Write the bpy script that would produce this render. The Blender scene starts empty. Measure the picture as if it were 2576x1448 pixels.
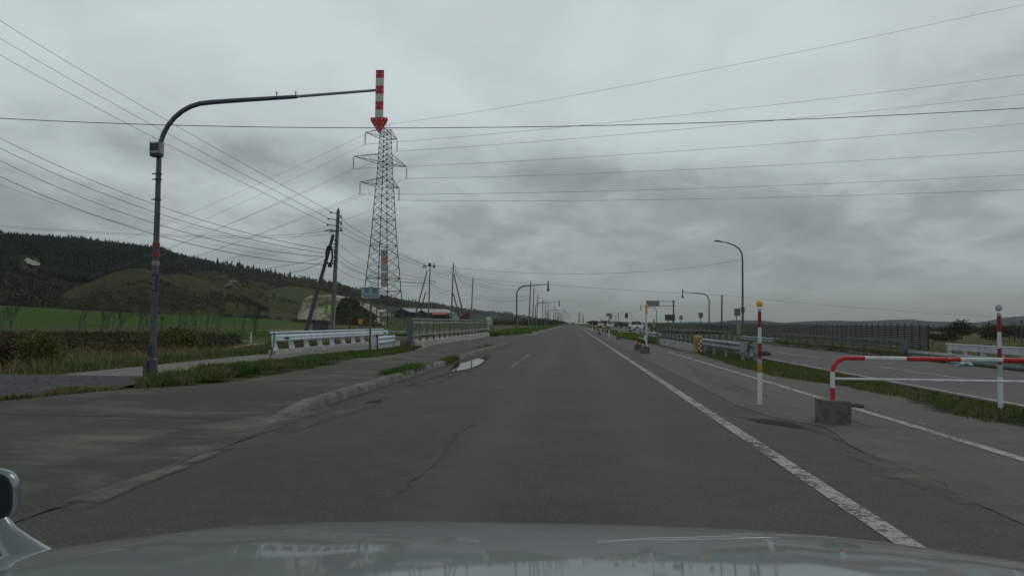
import bpy, math, random
import numpy as np
from mathutils import Vector, Matrix, noise
random.seed(7); RNG = np.random.default_rng(11)
S = bpy.context.scene; COL = S.collection
R = math.radians

# ------------------------------------------------------------------ camera
F, H = 1900.0, 1.3            # focal length in reference pixels (2576 wide), eye height
def _n(a): a = np.array(a, float); return a / np.linalg.norm(a)
_y = _n(((1442-1288)/F, -(812-724)/F, -1)); _h = _n(((442-1288)/F, -(801.5-724)/F, -1))
_z = _n(np.cross(_y, _h)); _z = _z if _z[1] > 0 else -_z
_x = np.cross(_y, _z); CM = np.array([_x, _y, _z])
def G(u, v, z=0.0):           # photo pixel -> point on the level z
    r = CM @ np.array(((u-1288)/F, -(v-724)/F, -1)); t = (z-H)/r[2]; return Vector(r*t + [0, 0, H])
def VD(u, v, D):              # photo pixel at distance D along the view
    r = CM @ np.array(((u-1288)/F, -(v-724)/F, -1)); return Vector(r*D + [0, 0, H])
def VY(u, v, Y):              # photo pixel at road distance Y
    r = CM @ np.array(((u-1288)/F, -(v-724)/F, -1)); return Vector(r*Y/r[1] + [0, 0, H])
cam = bpy.data.cameras.new('camera'); co = bpy.data.objects.new('camera', cam); COL.objects.link(co)
M4 = Matrix([[*CM[0], 0], [*CM[1], 0], [*CM[2], H], [0, 0, 0, 1]]); co.matrix_world = M4
cam.sensor_width = 36; cam.lens = 36*F/2576; cam.clip_start = 0.05; cam.clip_end = 12000
S.camera = co

# ------------------------------------------------------------------ world: overcast sky
SUN_EL, SUN_AZ = R(48), R(35)
W = bpy.data.worlds.new('World'); S.world = W; W.use_nodes = True
nt = W.node_tree; nt.nodes.clear()
def N(t, **k):
    n = nt.nodes.new(t)
    for a, b in k.items(): setattr(n, a, b)
    return n
def lk(a, b): nt.links.new(a, b)
def mth(op, a, b=None, c=None, clamp=False):
    n = N('ShaderNodeMath', operation=op, use_clamp=clamp)
    for i, x in enumerate((a, b, c)):
        if x is None: continue
        if isinstance(x, (int, float)): n.inputs[i].default_value = x
        else: lk(x, n.inputs[i])
    return n.outputs[0]
def ramp(fac, stops, interp='LINEAR'):
    n = N('ShaderNodeValToRGB'); cr = n.color_ramp; cr.interpolation = interp
    while len(cr.elements) < len(stops): cr.elements.new(0.5)
    for e, (p, c) in zip(cr.elements, stops):
        e.position = p; e.color = (*c, 1) if len(c) == 3 else c
    lk(fac, n.inputs[0]); return n.outputs[0]
def mixc(f, a, b, mode='MIX'):
    n = N('ShaderNodeMix', data_type='RGBA', blend_type=mode)
    if isinstance(f, (int, float)): n.inputs[0].default_value = f
    else: lk(f, n.inputs[0])
    for i, x in ((6, a), (7, b)):
        if isinstance(x, tuple): n.inputs[i].default_value = (*x, 1)
        else: lk(x, n.inputs[i])
    return n.outputs[2]
def noise_n(vec, scale, detail=4, rough=0.5, dist=0.0):
    n = N('ShaderNodeTexNoise'); n.inputs['Scale'].default_value = scale; n.inputs['Detail'].default_value = detail
    n.inputs['Roughness'].default_value = rough; n.inputs['Distortion'].default_value = dist
    lk(vec, n.inputs['Vector']); return n.outputs['Fac']
sky = N('ShaderNodeTexSky', sky_type='NISHITA', sun_disc=False, sun_elevation=SUN_EL, sun_rotation=SUN_AZ)
tc = N('ShaderNodeTexCoord'); sx = N('ShaderNodeSeparateXYZ'); lk(tc.outputs['Generated'], sx.inputs[0])
zz = mth('MAXIMUM', sx.outputs[2], 0.0)
den = mth('ADD', zz, 0.24)
cx = N('ShaderNodeCombineXYZ'); lk(mth('DIVIDE', sx.outputs[0], den), cx.inputs[0]); lk(mth('DIVIDE', sx.outputs[1], den), cx.inputs[1])
cx.inputs[2].default_value = 3.7
mp = N('ShaderNodeMapping'); mp.inputs['Scale'].default_value = (1.0, 0.75, 1); mp.inputs['Location'].default_value = (2.3, 5.1, 0); lk(cx.outputs[0], mp.inputs[0])
nA = noise_n(mp.outputs[0], 1.5, 6, 0.52, 0.35)
nB = noise_n(mp.outputs[0], 4.2, 6, 0.55, 0.4)
# broad masses of darker and lighter cloud, given as directions in the sky
def blob(u, v, su, sv):
    d = CM @ np.array(((u-1288)/F, -(v-724)/F, -1)); d = d/np.linalg.norm(d)
    az0, el0 = math.atan2(d[0], d[1]), d[2]
    az = mth('ARCTAN2', sx.outputs[0], sx.outputs[1])
    a = mth('DIVIDE', mth('SUBTRACT', az, az0), su/F); b = mth('DIVIDE', mth('SUBTRACT', sx.outputs[2], el0), sv/F)
    return mth('POWER', 2.718, mth('MULTIPLY', mth('ADD', mth('MULTIPLY', a, a), mth('MULTIPLY', b, b)), -1.0))
dens = mth('ADD', mth('MULTIPLY', nA, 0.58), mth('MULTIPLY', nB, 0.36))
for u, v, su, sv, w in ((1288, 40, 1700, 170, -.07), (2150, 545, 560, 130, .13), (1650, 440, 330, 60, .10), (1350, 600, 420, 110, .08), (2250, 250, 260, 90, .06), (640, 400, 330, 70, .10),
                        (150, 510, 230, 60, .07), (1200, 440, 260, 60, .07), (800, 110, 900, 90, -.08), (760, 500, 190, 40, -.16), (1300, 250, 500, 60, -.05),
                        (1900, 120, 420, 70, -.05), (2430, 430, 130, 60, -.10), (2100, 690, 500, 30, .05), (1950, 330, 300, 50, -.04)):
    dens = mth('ADD', dens, mth('MULTIPLY', blob(u, v, su, sv), w*1.0))
dens = mth('MULTIPLY_ADD', mth('SUBTRACT', zz, 0.20), -0.55, dens)
cloud = ramp(dens, [(0.22, (.60, .67, .685)), (0.42, (.515, .575, .59)), (0.52, (.425, .478, .488)), (0.63, (.295, .335, .340)), (0.80, (.205, .236, .240))])
hz = ramp(zz, [(0.0, (.200, .234, .226)), (0.06, (.222, .258, .252))])
cloud = mixc(mth('SUBTRACT', 1.0, mth('DIVIDE', zz, 0.11, clamp=True), clamp=True), cloud, hz)
cloud = mixc(1.0, cloud, ramp(zz, [(0.40, (1, 1, 1)), (0.62, (.40, .40, .40))]), 'MULTIPLY')   # unseen sky overhead darkened to cut the light on the ground
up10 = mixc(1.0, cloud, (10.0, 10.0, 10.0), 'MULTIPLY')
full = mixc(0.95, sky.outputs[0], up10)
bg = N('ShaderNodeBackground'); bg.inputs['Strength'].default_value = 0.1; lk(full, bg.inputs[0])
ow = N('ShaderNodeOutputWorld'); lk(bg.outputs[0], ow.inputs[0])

# ------------------------------------------------------------------ sun (overcast: weak and very soft)
sl = bpy.data.lights.new('sun', 'SUN'); sl.energy = 0.5; sl.angle = R(25); sl.color = (1, .97, .93)
so = bpy.data.objects.new('sun', sl); COL.objects.link(so)
_sd = Vector((math.sin(SUN_AZ)*math.cos(SUN_EL), math.cos(SUN_AZ)*math.cos(SUN_EL), math.sin(SUN_EL)))
so.rotation_euler = _sd.to_track_quat('Z', 'Y').to_euler()
S.view_settings.view_transform = 'Standard'; S.view_settings.look = 'None'
S.view_settings.exposure = 0.0; S.view_settings.gamma = 1.0
S.cycles.volume_bounces = 0; S.cycles.max_bounces = 5; S.cycles.diffuse_bounces = 2; S.cycles.glossy_bounces = 3
S.cycles.volume_step_rate = 5

# ------------------------------------------------------------------ materials
MATS = {}
def mat(name, c1, c2=None, rough=.7, metal=0.0, scale=3.0, detail=5, bump=0.0, bscale=40, coat=0.0, stretch=None, lo=.35, hi=.65, spec=.5):
    """plain surface whose colour wanders between c1 and c2"""
    global nt
    m = bpy.data.materials.new(name); m.use_nodes = True; nt = m.node_tree; p = nt.nodes['Principled BSDF']
    t = N('ShaderNodeTexCoord'); vec = t.outputs['Object']
    if stretch:
        mm = N('ShaderNodeMapping'); mm.inputs['Scale'].default_value = stretch; lk(vec, mm.inputs[0]); vec = mm.outputs[0]
    c2 = c2 or tuple(x*.8 for x in c1)
    f = noise_n(vec, scale, detail, .6)
    lk(ramp(f, [(lo, c1), (hi, c2)]), p.inputs['Base Color'])
    p.inputs['Roughness'].default_value = rough; p.inputs['Metallic'].default_value = metal
    p.inputs['Specular IOR Level'].default_value = spec
    p.inputs['Coat Weight'].default_value = coat; p.inputs['Coat Roughness'].default_value = .04
    if bump:
        b = N('ShaderNodeBump'); b.inputs['Strength'].default_value = bump; b.inputs['Distance'].default_value = .02
        lk(noise_n(vec, bscale, 3, .6), b.inputs['Height']); lk(b.outputs[0], p.inputs['Normal'])
    MATS[name] = m; return m

def road_mat(name, base, light, dust, dustlo=.55, dusthi=.8, cracks=.5, tracks=False, streak=(1, .12, 1), sandside=None):
    """asphalt: aggregate grain, long dusty streaks, cracks, worn wheel tracks"""
    global nt
    m = bpy.data.materials.new(name); m.use_nodes = True; nt = m.node_tree; p = nt.nodes['Principled BSDF']
    t = N('ShaderNodeTexCoord'); vec = t.outputs['Object']
    g = noise_n(vec, 42, 4, .85)
    c = ramp(g, [(.36, tuple(x*.30 for x in base)), (.5, base), (.64, light)])
    big = noise_n(vec, .35, 5, .6)
    c = mixc(ramp(big, [(.35, (0, 0, 0)), (.7, (.55, .55, .55))]), c, tuple(x*.72 for x in base))
    mm = N('ShaderNodeMapping'); mm.inputs['Scale'].default_value = streak; lk(vec, mm.inputs[0])
    s = noise_n(mm.outputs[0], 1.6, 7, .62, .3)
    c = mixc(ramp(s, [(dustlo, (0, 0, 0)), (dusthi, (1, 1, 1))]), c, dust)
    c = mixc(mth('MULTIPLY', noise_n(mm.outputs[0], .45, 3, .5), .55), c, (base[0]*1.12, base[1]*.95, base[2]*.86))
    mid = noise_n(vec, 4.5, 4, .7)
    c = mixc(ramp(mid, [(.40, (.0, .0, .0)), (.66, (.45, .45, .45))]), c, tuple(x*.5 for x in base))
    c = mixc(ramp(noise_n(vec, .8, 5, .7), [(.5, (0, 0, 0)), (.75, (.45, .45, .45))]), c, tuple(x*1.5 for x in base))
    if tracks:
        sp = N('ShaderNodeSeparateXYZ'); lk(vec, sp.inputs[0])
        w = mth('ABSOLUTE', mth('SUBTRACT', mth('ABSOLUTE', mth('ADD', sp.outputs[0], .05)), .85))
        w = mth('SUBTRACT', 1.0, mth('DIVIDE', w, .5, clamp=True), clamp=True)
        wn = noise_n(mm.outputs[0], .7, 4, .6)
        c = mixc(mth('MULTIPLY', mth('MULTIPLY', w, wn), .75), c, tuple(x*1.45 for x in base))
    lk(c, p.inputs['Base Color'])
    p.inputs['Roughness'].default_value = .82; p.inputs['Specular IOR Level'].default_value = .35
    b = N('ShaderNodeBump'); b.inputs['Strength'].default_value = .5; b.inputs['Distance'].default_value = .012
    lk(noise_n(vec, 70, 3, .7), b.inputs['Height']); lk(b.outputs[0], p.inputs['Normal'])
    MATS[name] = m; return m

road_mat('asphalt', (.072, .080, .068), (.17, .178, .155), (.125, .126, .108), .58, .85, .7, True, (1, .06, 1))
road_mat('asphalt_light', (.118, .118, .108), (.20, .20, .188), (.175, .170, .150), .55, .8, .9, False, (1, .10, 1))
road_mat('asphalt_apron', (.068, .068, .058), (.15, .148, .13), (.225, .22, .18), .50, .74, .7, False, (.28, .7, 1))
road_mat('asphalt_far', (.105, .107, .105), (.18, .182, .178), (.15, .15, .14), .55, .85, .4, False, (1, .06, 1))
road_mat('path_concrete', (.21, .205, .185), (.30, .295, .27), (.15, .145, .125), .5, .75, .8, False, (.6, .3, 1))
mat('gravel', (.012, .014, .014), (.105, .11, .11), .95, scale=9, detail=12, bump=1, bscale=24, lo=.40, hi=.62)
mat('kerb_concrete', (.215, .21, .19), (.085, .085, .075), .9, scale=2.6, detail=9, bump=.5, bscale=30)
mat('rail_concrete', (.52, .51, .49), (.26, .26, .24), .85, scale=2.2, detail=9, stretch=(1, 1, .3), bump=.3, bscale=25)
mat('block_concrete', (.17, .18, .17), (.075, .085, .078), .9, scale=5, detail=10, bump=.8, bscale=25)
mat('soil', (.115, .10, .075), (.20, .18, .135), .95, scale=2.3, bump=.8, bscale=16)
mat('median_soil', (.06, .065, .035), (.13, .115, .08), .95, scale=2.0, detail=8, bump=.8, bscale=16)
mat('mud', (.045, .04, .033), (.075, .065, .05), .9, scale=3, bump=.8, bscale=16)
mat('sand', (.42, .40, .31), (.26, .245, .19), .95, scale=.11, detail=7, lo=.3, hi=.7)
mat('galvanised', (.32, .36, .36), (.18, .20, .195), .5, .35, scale=4, detail=9, stretch=(1, 1, .3))
mat('galvanised_dark', (.14, .165, .16), (.10, .12, .118), .55, .3, scale=6)
mat('tower_steel', (.05, .07, .066), (.08, .095, .09), .55, .4, scale=2)
mat('lamp_steel', (.080, .080, .090), (.125, .122, .135), .5, .3, scale=4)
mat('dark_steel', (.035, .045, .043), (.06, .07, .066), .55, .3, scale=4)
mat('white_paint', (.70, .72, .74), (.44, .45, .45), .5, scale=7, detail=9, stretch=(1, 1, .35), lo=.45, hi=.75)
mat('white_rail', (.62, .66, .76), (.36, .38, .42), .5, scale=4.5, detail=9, stretch=(1, 1, .25), lo=.45, hi=.78)
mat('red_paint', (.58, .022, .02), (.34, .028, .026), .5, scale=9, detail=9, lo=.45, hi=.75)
mat('arrow_backlit', (.09, .02, .022), (.06, .018, .02), .6)  # red of the farther arrows, darkened in the colour to look backlit
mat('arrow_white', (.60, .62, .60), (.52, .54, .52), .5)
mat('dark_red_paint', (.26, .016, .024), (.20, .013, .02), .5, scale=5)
mat('buffer_yellow', (.52, .40, .09), (.30, .22, .06), .6, scale=7)
mat('amber_paint', (.62, .30, .015), (.46, .22, .012), .5, scale=6)
mat('amber_reflector', (.90, .45, .008), (.78, .38, .006), .35, scale=6, coat=.5)
mat('grey_plastic', (.42, .46, .46), (.34, .38, .38), .4, scale=6, coat=.3)
mat('black_rubber', (.018, .018, .018), (.03, .03, .03), .6)
mat('wire_black', (.02, .022, .022), (.035, .035, .035), .6)
mat('wire_grey', (.10, .115, .115), (.13, .145, .145), .5)
mat('pole_concrete', (.13, .14, .135), (.19, .195, .185), .85, scale=1.5, stretch=(1, 1, .2), bump=.3, bscale=14)
mat('pole_dark', (.075, .08, .075), (.11, .11, .10), .85, scale=1.5, stretch=(1, 1, .2))
mat('insulator', (.12, .10, .09), (.07, .06, .055), .3)
mat('white_line', (.62, .62, .58), (.36, .36, .33), .75, scale=9, detail=8, lo=.42, hi=.72, bump=.4, bscale=60)
mat('faded_line', (.20, .20, .185), (.10, .10, .095), .85, scale=7, detail=8, lo=.38, hi=.6)
mat('sign_back', (.21, .22, .22), (.29, .30, .30), .6, .2, scale=2)
mat('sign_brown', (.075, .07, .062), (.10, .092, .08), .7, scale=2)
mat('sign_pale', (.36, .41, .44), (.29, .33, .36), .5, scale=5)
mat('sign_white', (.26, .31, .33), (.20, .245, .26), .5, scale=9)
mat('sign_text_blue', (.012, .10, .19), (.02, .14, .25), .5)
mat('text_light', (.36, .36, .36), (.28, .28, .28), .6)
mat('dark_board', (.035, .042, .045), (.06, .065, .066), .7, scale=3)
mat('banner_white', (.48, .45, .45), (.38, .36, .36), .7, scale=3)
mat('banner_red', (.50, .20, .17), (.44, .25, .22), .7, scale=8)
mat('banner_pink', (.46, .34, .33), (.40, .30, .29), .7, scale=8)
mat('hi_vis', (.30, .62, .04), (.42, .70, .10), .5, scale=9)
mat('yellow_plate', (.48, .50, .22), (.36, .38, .16), .6, scale=8)
mat('blue_sticker', (.025, .028, .085), (.03, .03, .065), .5)
mat('red_sticker', (.30, .022, .022), (.20, .02, .02), .5)
mat('roof_red', (.36, .055, .05), (.27, .05, .045), .6, scale=.6)
mat('roof_grey', (.42, .44, .43), (.30, .32, .31), .5, scale=.5)
mat('wall_dark', (.018, .022, .026), (.03, .034, .036), .8, scale=.8)
mat('wall_brown', (.07, .05, .04), (.10, .08, .06), .8)
mat('wall_white', (.50, .51, .50), (.40, .41, .40), .8, scale=.6)
mat('glass_dark', (.02, .028, .032), (.03, .036, .04), .08)
mat('mirror_glass', (.35, .38, .42), (.33, .36, .40), .03, 1.0)
mat('car_white', (.72, .74, .74), (.66, .68, .68), .3, coat=1)
mat('car_dark', (.03, .035, .04), (.04, .045, .05), .3, coat=1)
mat('headlight', (.75, .78, .80), (.6, .62, .65), .1, .3)
mat('tyre', (.015, .015, .015), (.025, .025, .025), .8)
mat('car_silver', (.235, .27, .262), (.22, .255, .248), .42, .2, scale=5, detail=8, coat=1)
mat('fender_silver', (.20, .23, .23), (.19, .22, .22), .30, .6, scale=40, coat=.8)
mat('bark', (.075, .062, .052), (.12, .10, .085), .9, scale=5)
mat('twig_grey', (.055, .048, .040), (.10, .09, .075), .9, scale=1)
mat('trash_blue', (.42, .60, .68), (.55, .66, .70), .5)
mat('fence_slat', (.12, .14, .142), (.17, .185, .18), .6, .1, scale=1.5)
mat('fence_post', (.025, .03, .032), (.04, .045, .046), .6, .2)

def foliage(name, cols, scale=.6, rough=.85):
    """leaf colour taken from each clump's place, so a crown has its own mix of greens"""
    global nt
    m = bpy.data.materials.new(name); m.use_nodes = True; nt = m.node_tree; p = nt.nodes['Principled BSDF']
    g = N('ShaderNodeNewGeometry'); a = noise_n(g.outputs['Position'], scale, 4, .6)
    b = mth('MULTIPLY_ADD', g.outputs['Random Per Island'], .5, mth('MULTIPLY', mth('SUBTRACT', a, .5), 1.6))
    k = len(cols); lk(ramp(mth('ADD', b, .25), [(i/(k-1), c) for i, c in enumerate(cols)]), p.inputs['Base Color'])
    p.inputs['Roughness'].default_value = rough; p.inputs['Specular IOR Level'].default_value = .15
    MATS[name] = m; return m
foliage('grass_blade', [(.045, .085, .018), (.065, .12, .025), (.10, .155, .04), (.17, .17, .08), (.22, .19, .11)], .9)
foliage('grass_dry', [(.05, .085, .02), (.13, .13, .05), (.23, .20, .10), (.30, .26, .15)], .5)
foliage('grass_far', [(.085, .14, .028), (.12, .20, .035), (.16, .23, .055)], .1)
foliage('bush_green', [(.04, .065, .014), (.085, .11, .025), (.14, .155, .04), (.20, .18, .06)], 1.2)
foliage('brush_brown', [(.03, .032, .018), (.05, .045, .028), (.085, .066, .045), (.12, .10, .065)], .35)
foliage('conifer', [(.010, .020, .015), (.015, .028, .019), (.024, .038, .022)], .03)
foliage('broadleaf', [(.03, .045, .018), (.055, .065, .028), (.085, .08, .045), (.12, .10, .07)], .02)
foliage('scrub', [(.035, .045, .022), (.055, .06, .030), (.085, .07, .045)], .03)
foliage('scrub_field', [(.05, .052, .03), (.08, .072, .042), (.11, .09, .06)], .5)
foliage('far_tree', [(.03, .045, .025), (.05, .062, .033), (.07, .072, .045)], .2)

def dust_mat(name, c1, c2, cover=.5, stretch=(.5, 1.4, 1), sc=1.6):
    global nt
    m = bpy.data.materials.new(name); m.use_nodes = True; nt = m.node_tree; p = nt.nodes['Principled BSDF']; out = nt.nodes['Material Output']
    t = N('ShaderNodeTexCoord'); mm = N('ShaderNodeMapping'); mm.inputs['Scale'].default_value = stretch; lk(t.outputs['Object'], mm.inputs[0])
    a = noise_n(mm.outputs[0], sc, 10, .78, .2); f = noise_n(t.outputs['Object'], 30, 4, .8)
    lk(ramp(f, [(.35, c1), (.65, c2)]), p.inputs['Base Color']); p.inputs['Roughness'].default_value = .95; p.inputs['Specular IOR Level'].default_value = .1
    at = N('ShaderNodeAttribute', attribute_name='edge'); e = mth('ADD', mth('MULTIPLY', at.outputs['Fac'], 1.0), mth('MULTIPLY', mth('SUBTRACT', a, .5), 2.6))
    e = mth('ADD', e, mth('MULTIPLY', mth('SUBTRACT', f, .5), .8))
    k = mth('MULTIPLY_ADD', mth('SUBTRACT', e, 1-cover), 1.1, 0, clamp=True); lk(k, p.inputs['Alpha']); MATS[name] = m
dust_mat('dust', (.27, .265, .215), (.15, .148, .12), .60, (.30, 1.5, 1), 1.3)
dust_mat('straw_soil', (.26, .235, .15), (.10, .10, .055), .72, (1, 1, 1), 2.4)
dust_mat('mud_soft', (.045, .04, .033), (.07, .062, .05), .66, (1, 1, 1), 1.5)
dust_mat('pale_gutter', (.20, .20, .18), (.13, .13, .115), .62, (1, .5, 1), 1.5)
def line_mat(name, c1, c2, wear):
    global nt
    m = bpy.data.materials.new(name); m.use_nodes = True; nt = m.node_tree; p = nt.nodes['Principled BSDF']
    t = N('ShaderNodeTexCoord'); v = t.outputs['Object']; a = noise_n(v, 11, 10, .82); b = noise_n(v, .9, 4, .6); f = noise_n(v, 60, 3, .8)
    lk(ramp(mth('ADD', mth('MULTIPLY', b, .6), mth('MULTIPLY', f, .4)), [(.38, c1), (.62, c2)]), p.inputs['Base Color']); p.inputs['Roughness'].default_value = .8
    e = mth('ADD', mth('ADD', a, mth('MULTIPLY', mth('SUBTRACT', b, .5), .5)), mth('MULTIPLY', mth('SUBTRACT', f, .5), .35))
    lk(mth('MULTIPLY', mth('SUBTRACT', e, wear), 7.0, clamp=True), p.inputs['Alpha']); MATS[name] = m
line_mat('white_line', (.50, .50, .465), (.35, .35, .325), .39); line_mat('faded_line', (.26, .26, .24), (.17, .17, .155), .47); line_mat('dash_line', (.24, .24, .22), (.18, .18, .165), .42)
def ground_mat():
    global nt
    m = bpy.data.materials.new('ground'); m.use_nodes = True; nt = m.node_tree; p = nt.nodes['Principled BSDF']
    t = N('ShaderNodeTexCoord'); vec = t.outputs['Object']; sp = N('ShaderNodeSeparateXYZ'); lk(vec, sp.inputs[0])
    X, Y = sp.outputs[0], sp.outputs[1]
    n1 = noise_n(vec, .08, 6, .65); n2 = noise_n(vec, 1.8, 6, .7)
    verge = ramp(n2, [(.35, (.055, .075, .02)), (.5, (.10, .10, .045)), (.65, (.16, .14, .08))])
    crop = ramp(mth('ADD', mth('MULTIPLY', n1, .75), mth('MULTIPLY', n2, .25)), [(.3, (.032, .078, .006)), (.5, (.048, .100, .010)), (.68, (.070, .092, .018))])
    rough_ = ramp(n1, [(.35, (.075, .085, .03)), (.5, (.10, .09, .045)), (.65, (.055, .075, .022))])
    wob = mth('MULTIPLY', mth('SUBTRACT', n1, .5), 30)
    fx = mth('DIVIDE', mth('SUBTRACT', mth('ADD', mth('MULTIPLY', X, -1), mth('MULTIPLY', wob, .5)), 30), 5, clamp=True)
    c = mixc(fx, verge, crop)
    # cultivated strips alternate with rough grass across the valley
    band = mth('SINE', mth('MULTIPLY', mth('ADD', X, wob), .075))
    c = mixc(mth('MULTIPLY', mth('GREATER_THAN', band, .72), fx), c, rough_)
    rx = mth('DIVIDE', mth('SUBTRACT', mth('ADD', X, wob), 30), 20, clamp=True)
    rc = ramp(noise_n(vec, .03, 5, .6), [(.42, (.05, .095, .02)), (.5, (.13, .115, .06)), (.6, (.06, .09, .025))])
    c = mixc(rx, c, rc)
    fy = mth('DIVIDE', mth('SUBTRACT', Y, 260), 200, clamp=True)
    c = mixc(mth('MULTIPLY', fy, .7), c, rough_)
    lk(c, p.inputs['Base Color']); p.inputs['Roughness'].default_value = .95; p.inputs['Specular IOR Level'].default_value = .1
    b = N('ShaderNodeBump'); b.inputs['Strength'].default_value = .8; b.inputs['Distance'].default_value = .15
    lk(noise_n(vec, 5, 5, .7), b.inputs['Height']); lk(b.outputs[0], p.inputs['Normal']); MATS['ground'] = m
ground_mat()
def hill_mat(name, stops, scale=.02, fine=.3):
    global nt
    m = bpy.data.materials.new(name); m.use_nodes = True; nt = m.node_tree; p = nt.nodes['Principled BSDF']
    t = N('ShaderNodeTexCoord'); vec = t.outputs['Object']
    a = noise_n(vec, scale, 7, .62, .4); b = noise_n(vec, fine, 4, .7)
    lk(ramp(mth('ADD', mth('MULTIPLY', a, .7), mth('MULTIPLY', b, .3)), stops), p.inputs['Base Color'])
    p.inputs['Roughness'].default_value = .95; p.inputs['Specular IOR Level'].default_value = .1
    bb = N('ShaderNodeBump'); bb.inputs['Strength'].default_value = 1; bb.inputs['Distance'].default_value = 1.2
    lk(noise_n(vec, .35, 5, .7), bb.inputs['Height']); lk(bb.outputs[0], p.inputs['Normal']); MATS[name] = m
hill_mat('hill_ridge', [(.38, (.022, .028, .014)), (.48, (.034, .042, .018)), (.56, (.045, .040, .025)), (.66, (.028, .038, .016))])
hill_mat('hill_knoll', [(.36, (.040, .062, .016)), (.46, (.066, .078, .026)), (.55, (.058, .050, .028)), (.66, (.042, .062, .017))], .03, .5)
hill_mat('hill_slope', [(.36, (.036, .056, .018)), (.48, (.052, .078, .024)), (.55, (.068, .070, .034)), (.66, (.036, .054, .022))], .02, .3)
hill_mat('hill_far', [(.35, (.012, .022, .024)), (.65, (.020, .032, .030))], .004, .03)
hill_mat('quarry', [(.38, (.08, .075, .045)), (.46, (.19, .17, .12)), (.51, (.46, .43, .33)), (.66, (.60, .57, .45))], .05, .5)
hill_mat('quarry_bush', [(.36, (.055, .052, .028)), (.5, (.085, .07, .04)), (.66, (.06, .065, .03))], .05, .5)

# ------------------------------------------------------------------ mesh building
class MB:
    def __init__(s): s.v = []; s.f = []; s.m = []; s.k = 0
    def add(s, vs, fs):
        o = len(s.v); s.v += [tuple(p) for p in vs]; s.f += [tuple(i+o for i in q) for q in fs]; s.m += [s.k]*len(fs); return s
    def box(s, c, d, rz=0, bev=0):
        x, y, z = (t/2 for t in d); M_ = Matrix.Rotation(rz, 3, 'Z'); c = Vector(c)
        if bev:
            vs = []
            for sz, zz_, in ((-1, z), (1, z)):
                for (a, b) in ((-x+bev, -y), (x-bev, -y), (x, -y+bev), (x, y-bev), (x-bev, y), (-x+bev, y), (-x, y-bev), (-x, -y+bev)):
                    vs.append(c+M_@Vector((a, b, sz*zz_)))
            fs = [tuple(range(7, -1, -1)), tuple(range(8, 16))]+[(i, (i+1) % 8, 8+(i+1) % 8, 8+i) for i in range(8)]
            return s.add(vs, fs)
        vs = [c+M_@Vector((a*x, b*y, g*z)) for g in (-1, 1) for a, b in ((-1, -1), (1, -1), (1, 1), (-1, 1))]
        return s.add(vs, [(3, 2, 1, 0), (4, 5, 6, 7), (0, 1, 5, 4), (1, 2, 6, 5), (2, 3, 7, 6), (3, 0, 4, 7)])
    def tube(s, pts, r, n=8, cap=True):
        pts = [Vector(p) for p in pts]; rs = r if isinstance(r, (list, tuple)) else [r]*len(pts)
        vs = []; fs = []; up = None
        for i, p in enumerate(pts):
            d = (pts[min(i+1, len(pts)-1)]-pts[max(i-1, 0)]).normalized()
            if up is None: up = Vector((0, 0, 1)) if abs(d.z) < .9 else Vector((0, 1, 0))
            a = d.cross(up); a = a.normalized() if a.length > 1e-6 else Vector((1, 0, 0)); up = a.cross(d).normalized()
            for k in range(n):
                t = 2*math.pi*(k+.5)/n; vs.append(p+(a*math.cos(t)+up*math.sin(t))*rs[i])
        for i in range(len(pts)-1):
            for k in range(n): fs.append((i*n+k, i*n+(k+1) % n, (i+1)*n+(k+1) % n, (i+1)*n+k))
        if cap: fs += [tuple(range(n-1, -1, -1)), tuple((len(pts)-1)*n+k for k in range(n))]
        return s.add(vs, fs)
    def lathe(s, c, prof, n=14):
        vs = []; fs = []; c = Vector(c)
        for r, z in prof:
            for k in range(n): t = 2*math.pi*k/n; vs.append(c+Vector((r*math.cos(t), r*math.sin(t), z)))
        for i in range(len(prof)-1):
            for k in range(n): fs.append((i*n+k, i*n+(k+1) % n, (i+1)*n+(k+1) % n, (i+1)*n+k))
        fs += [tuple(range(n-1, -1, -1)), tuple((len(prof)-1)*n+k for k in range(n))]
        return s.add(vs, fs)
    def prism(s, poly, d):      # polygon (3-D points) pushed along d
        n = len(poly); d = Vector(d); a = [Vector(p) for p in poly]; b = [p+d for p in a]
        return s.add(a+b, [tuple(range(n)), tuple(range(2*n-1, n-1, -1))]+[(i, n+i, n+(i+1) % n, (i+1) % n) for i in range(n)])
    def ball(s, c, r, n=12, m=8, sc=(1, 1, 1)):
        vs = []; fs = []; c = Vector(c)
        for i in range(1, m):
            for k in range(n):
                a = math.pi*i/m; t = 2*math.pi*k/n
                vs.append(c+Vector((r*math.sin(a)*math.cos(t)*sc[0], r*math.sin(a)*math.sin(t)*sc[1], r*math.cos(a)*sc[2])))
        o = len(vs); vs += [c+Vector((0, 0, r*sc[2])), c-Vector((0, 0, r*sc[2]))]
        for i in range(m-2):
            for k in range(n): fs.append((i*n+k, (i+1)*n+k, (i+1)*n+(k+1) % n, i*n+(k+1) % n))
        for k in range(n): fs += [(o, k, (k+1) % n), (o+1, (m-2)*n+(k+1) % n, (m-2)*n+k)]
        return s.add(vs, fs)
    def build(s, name, mats, parent=None, smooth=False):
        me = bpy.data.meshes.new(name); me.from_pydata(s.v, [], s.f)
        mats = [mats] if isinstance(mats, str) else mats
        for q in mats: me.materials.append(MATS[q])
        if len(mats) > 1: me.polygons.foreach_set('material_index', s.m)
        if smooth:
            me.polygons.foreach_set('use_smooth', [True]*len(s.f)); me.set_sharp_from_angle(angle=R(40))
        me.update(); o = bpy.data.objects.new(name, me); COL.objects.link(o)
        if parent: o.parent = parent
        return o
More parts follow.
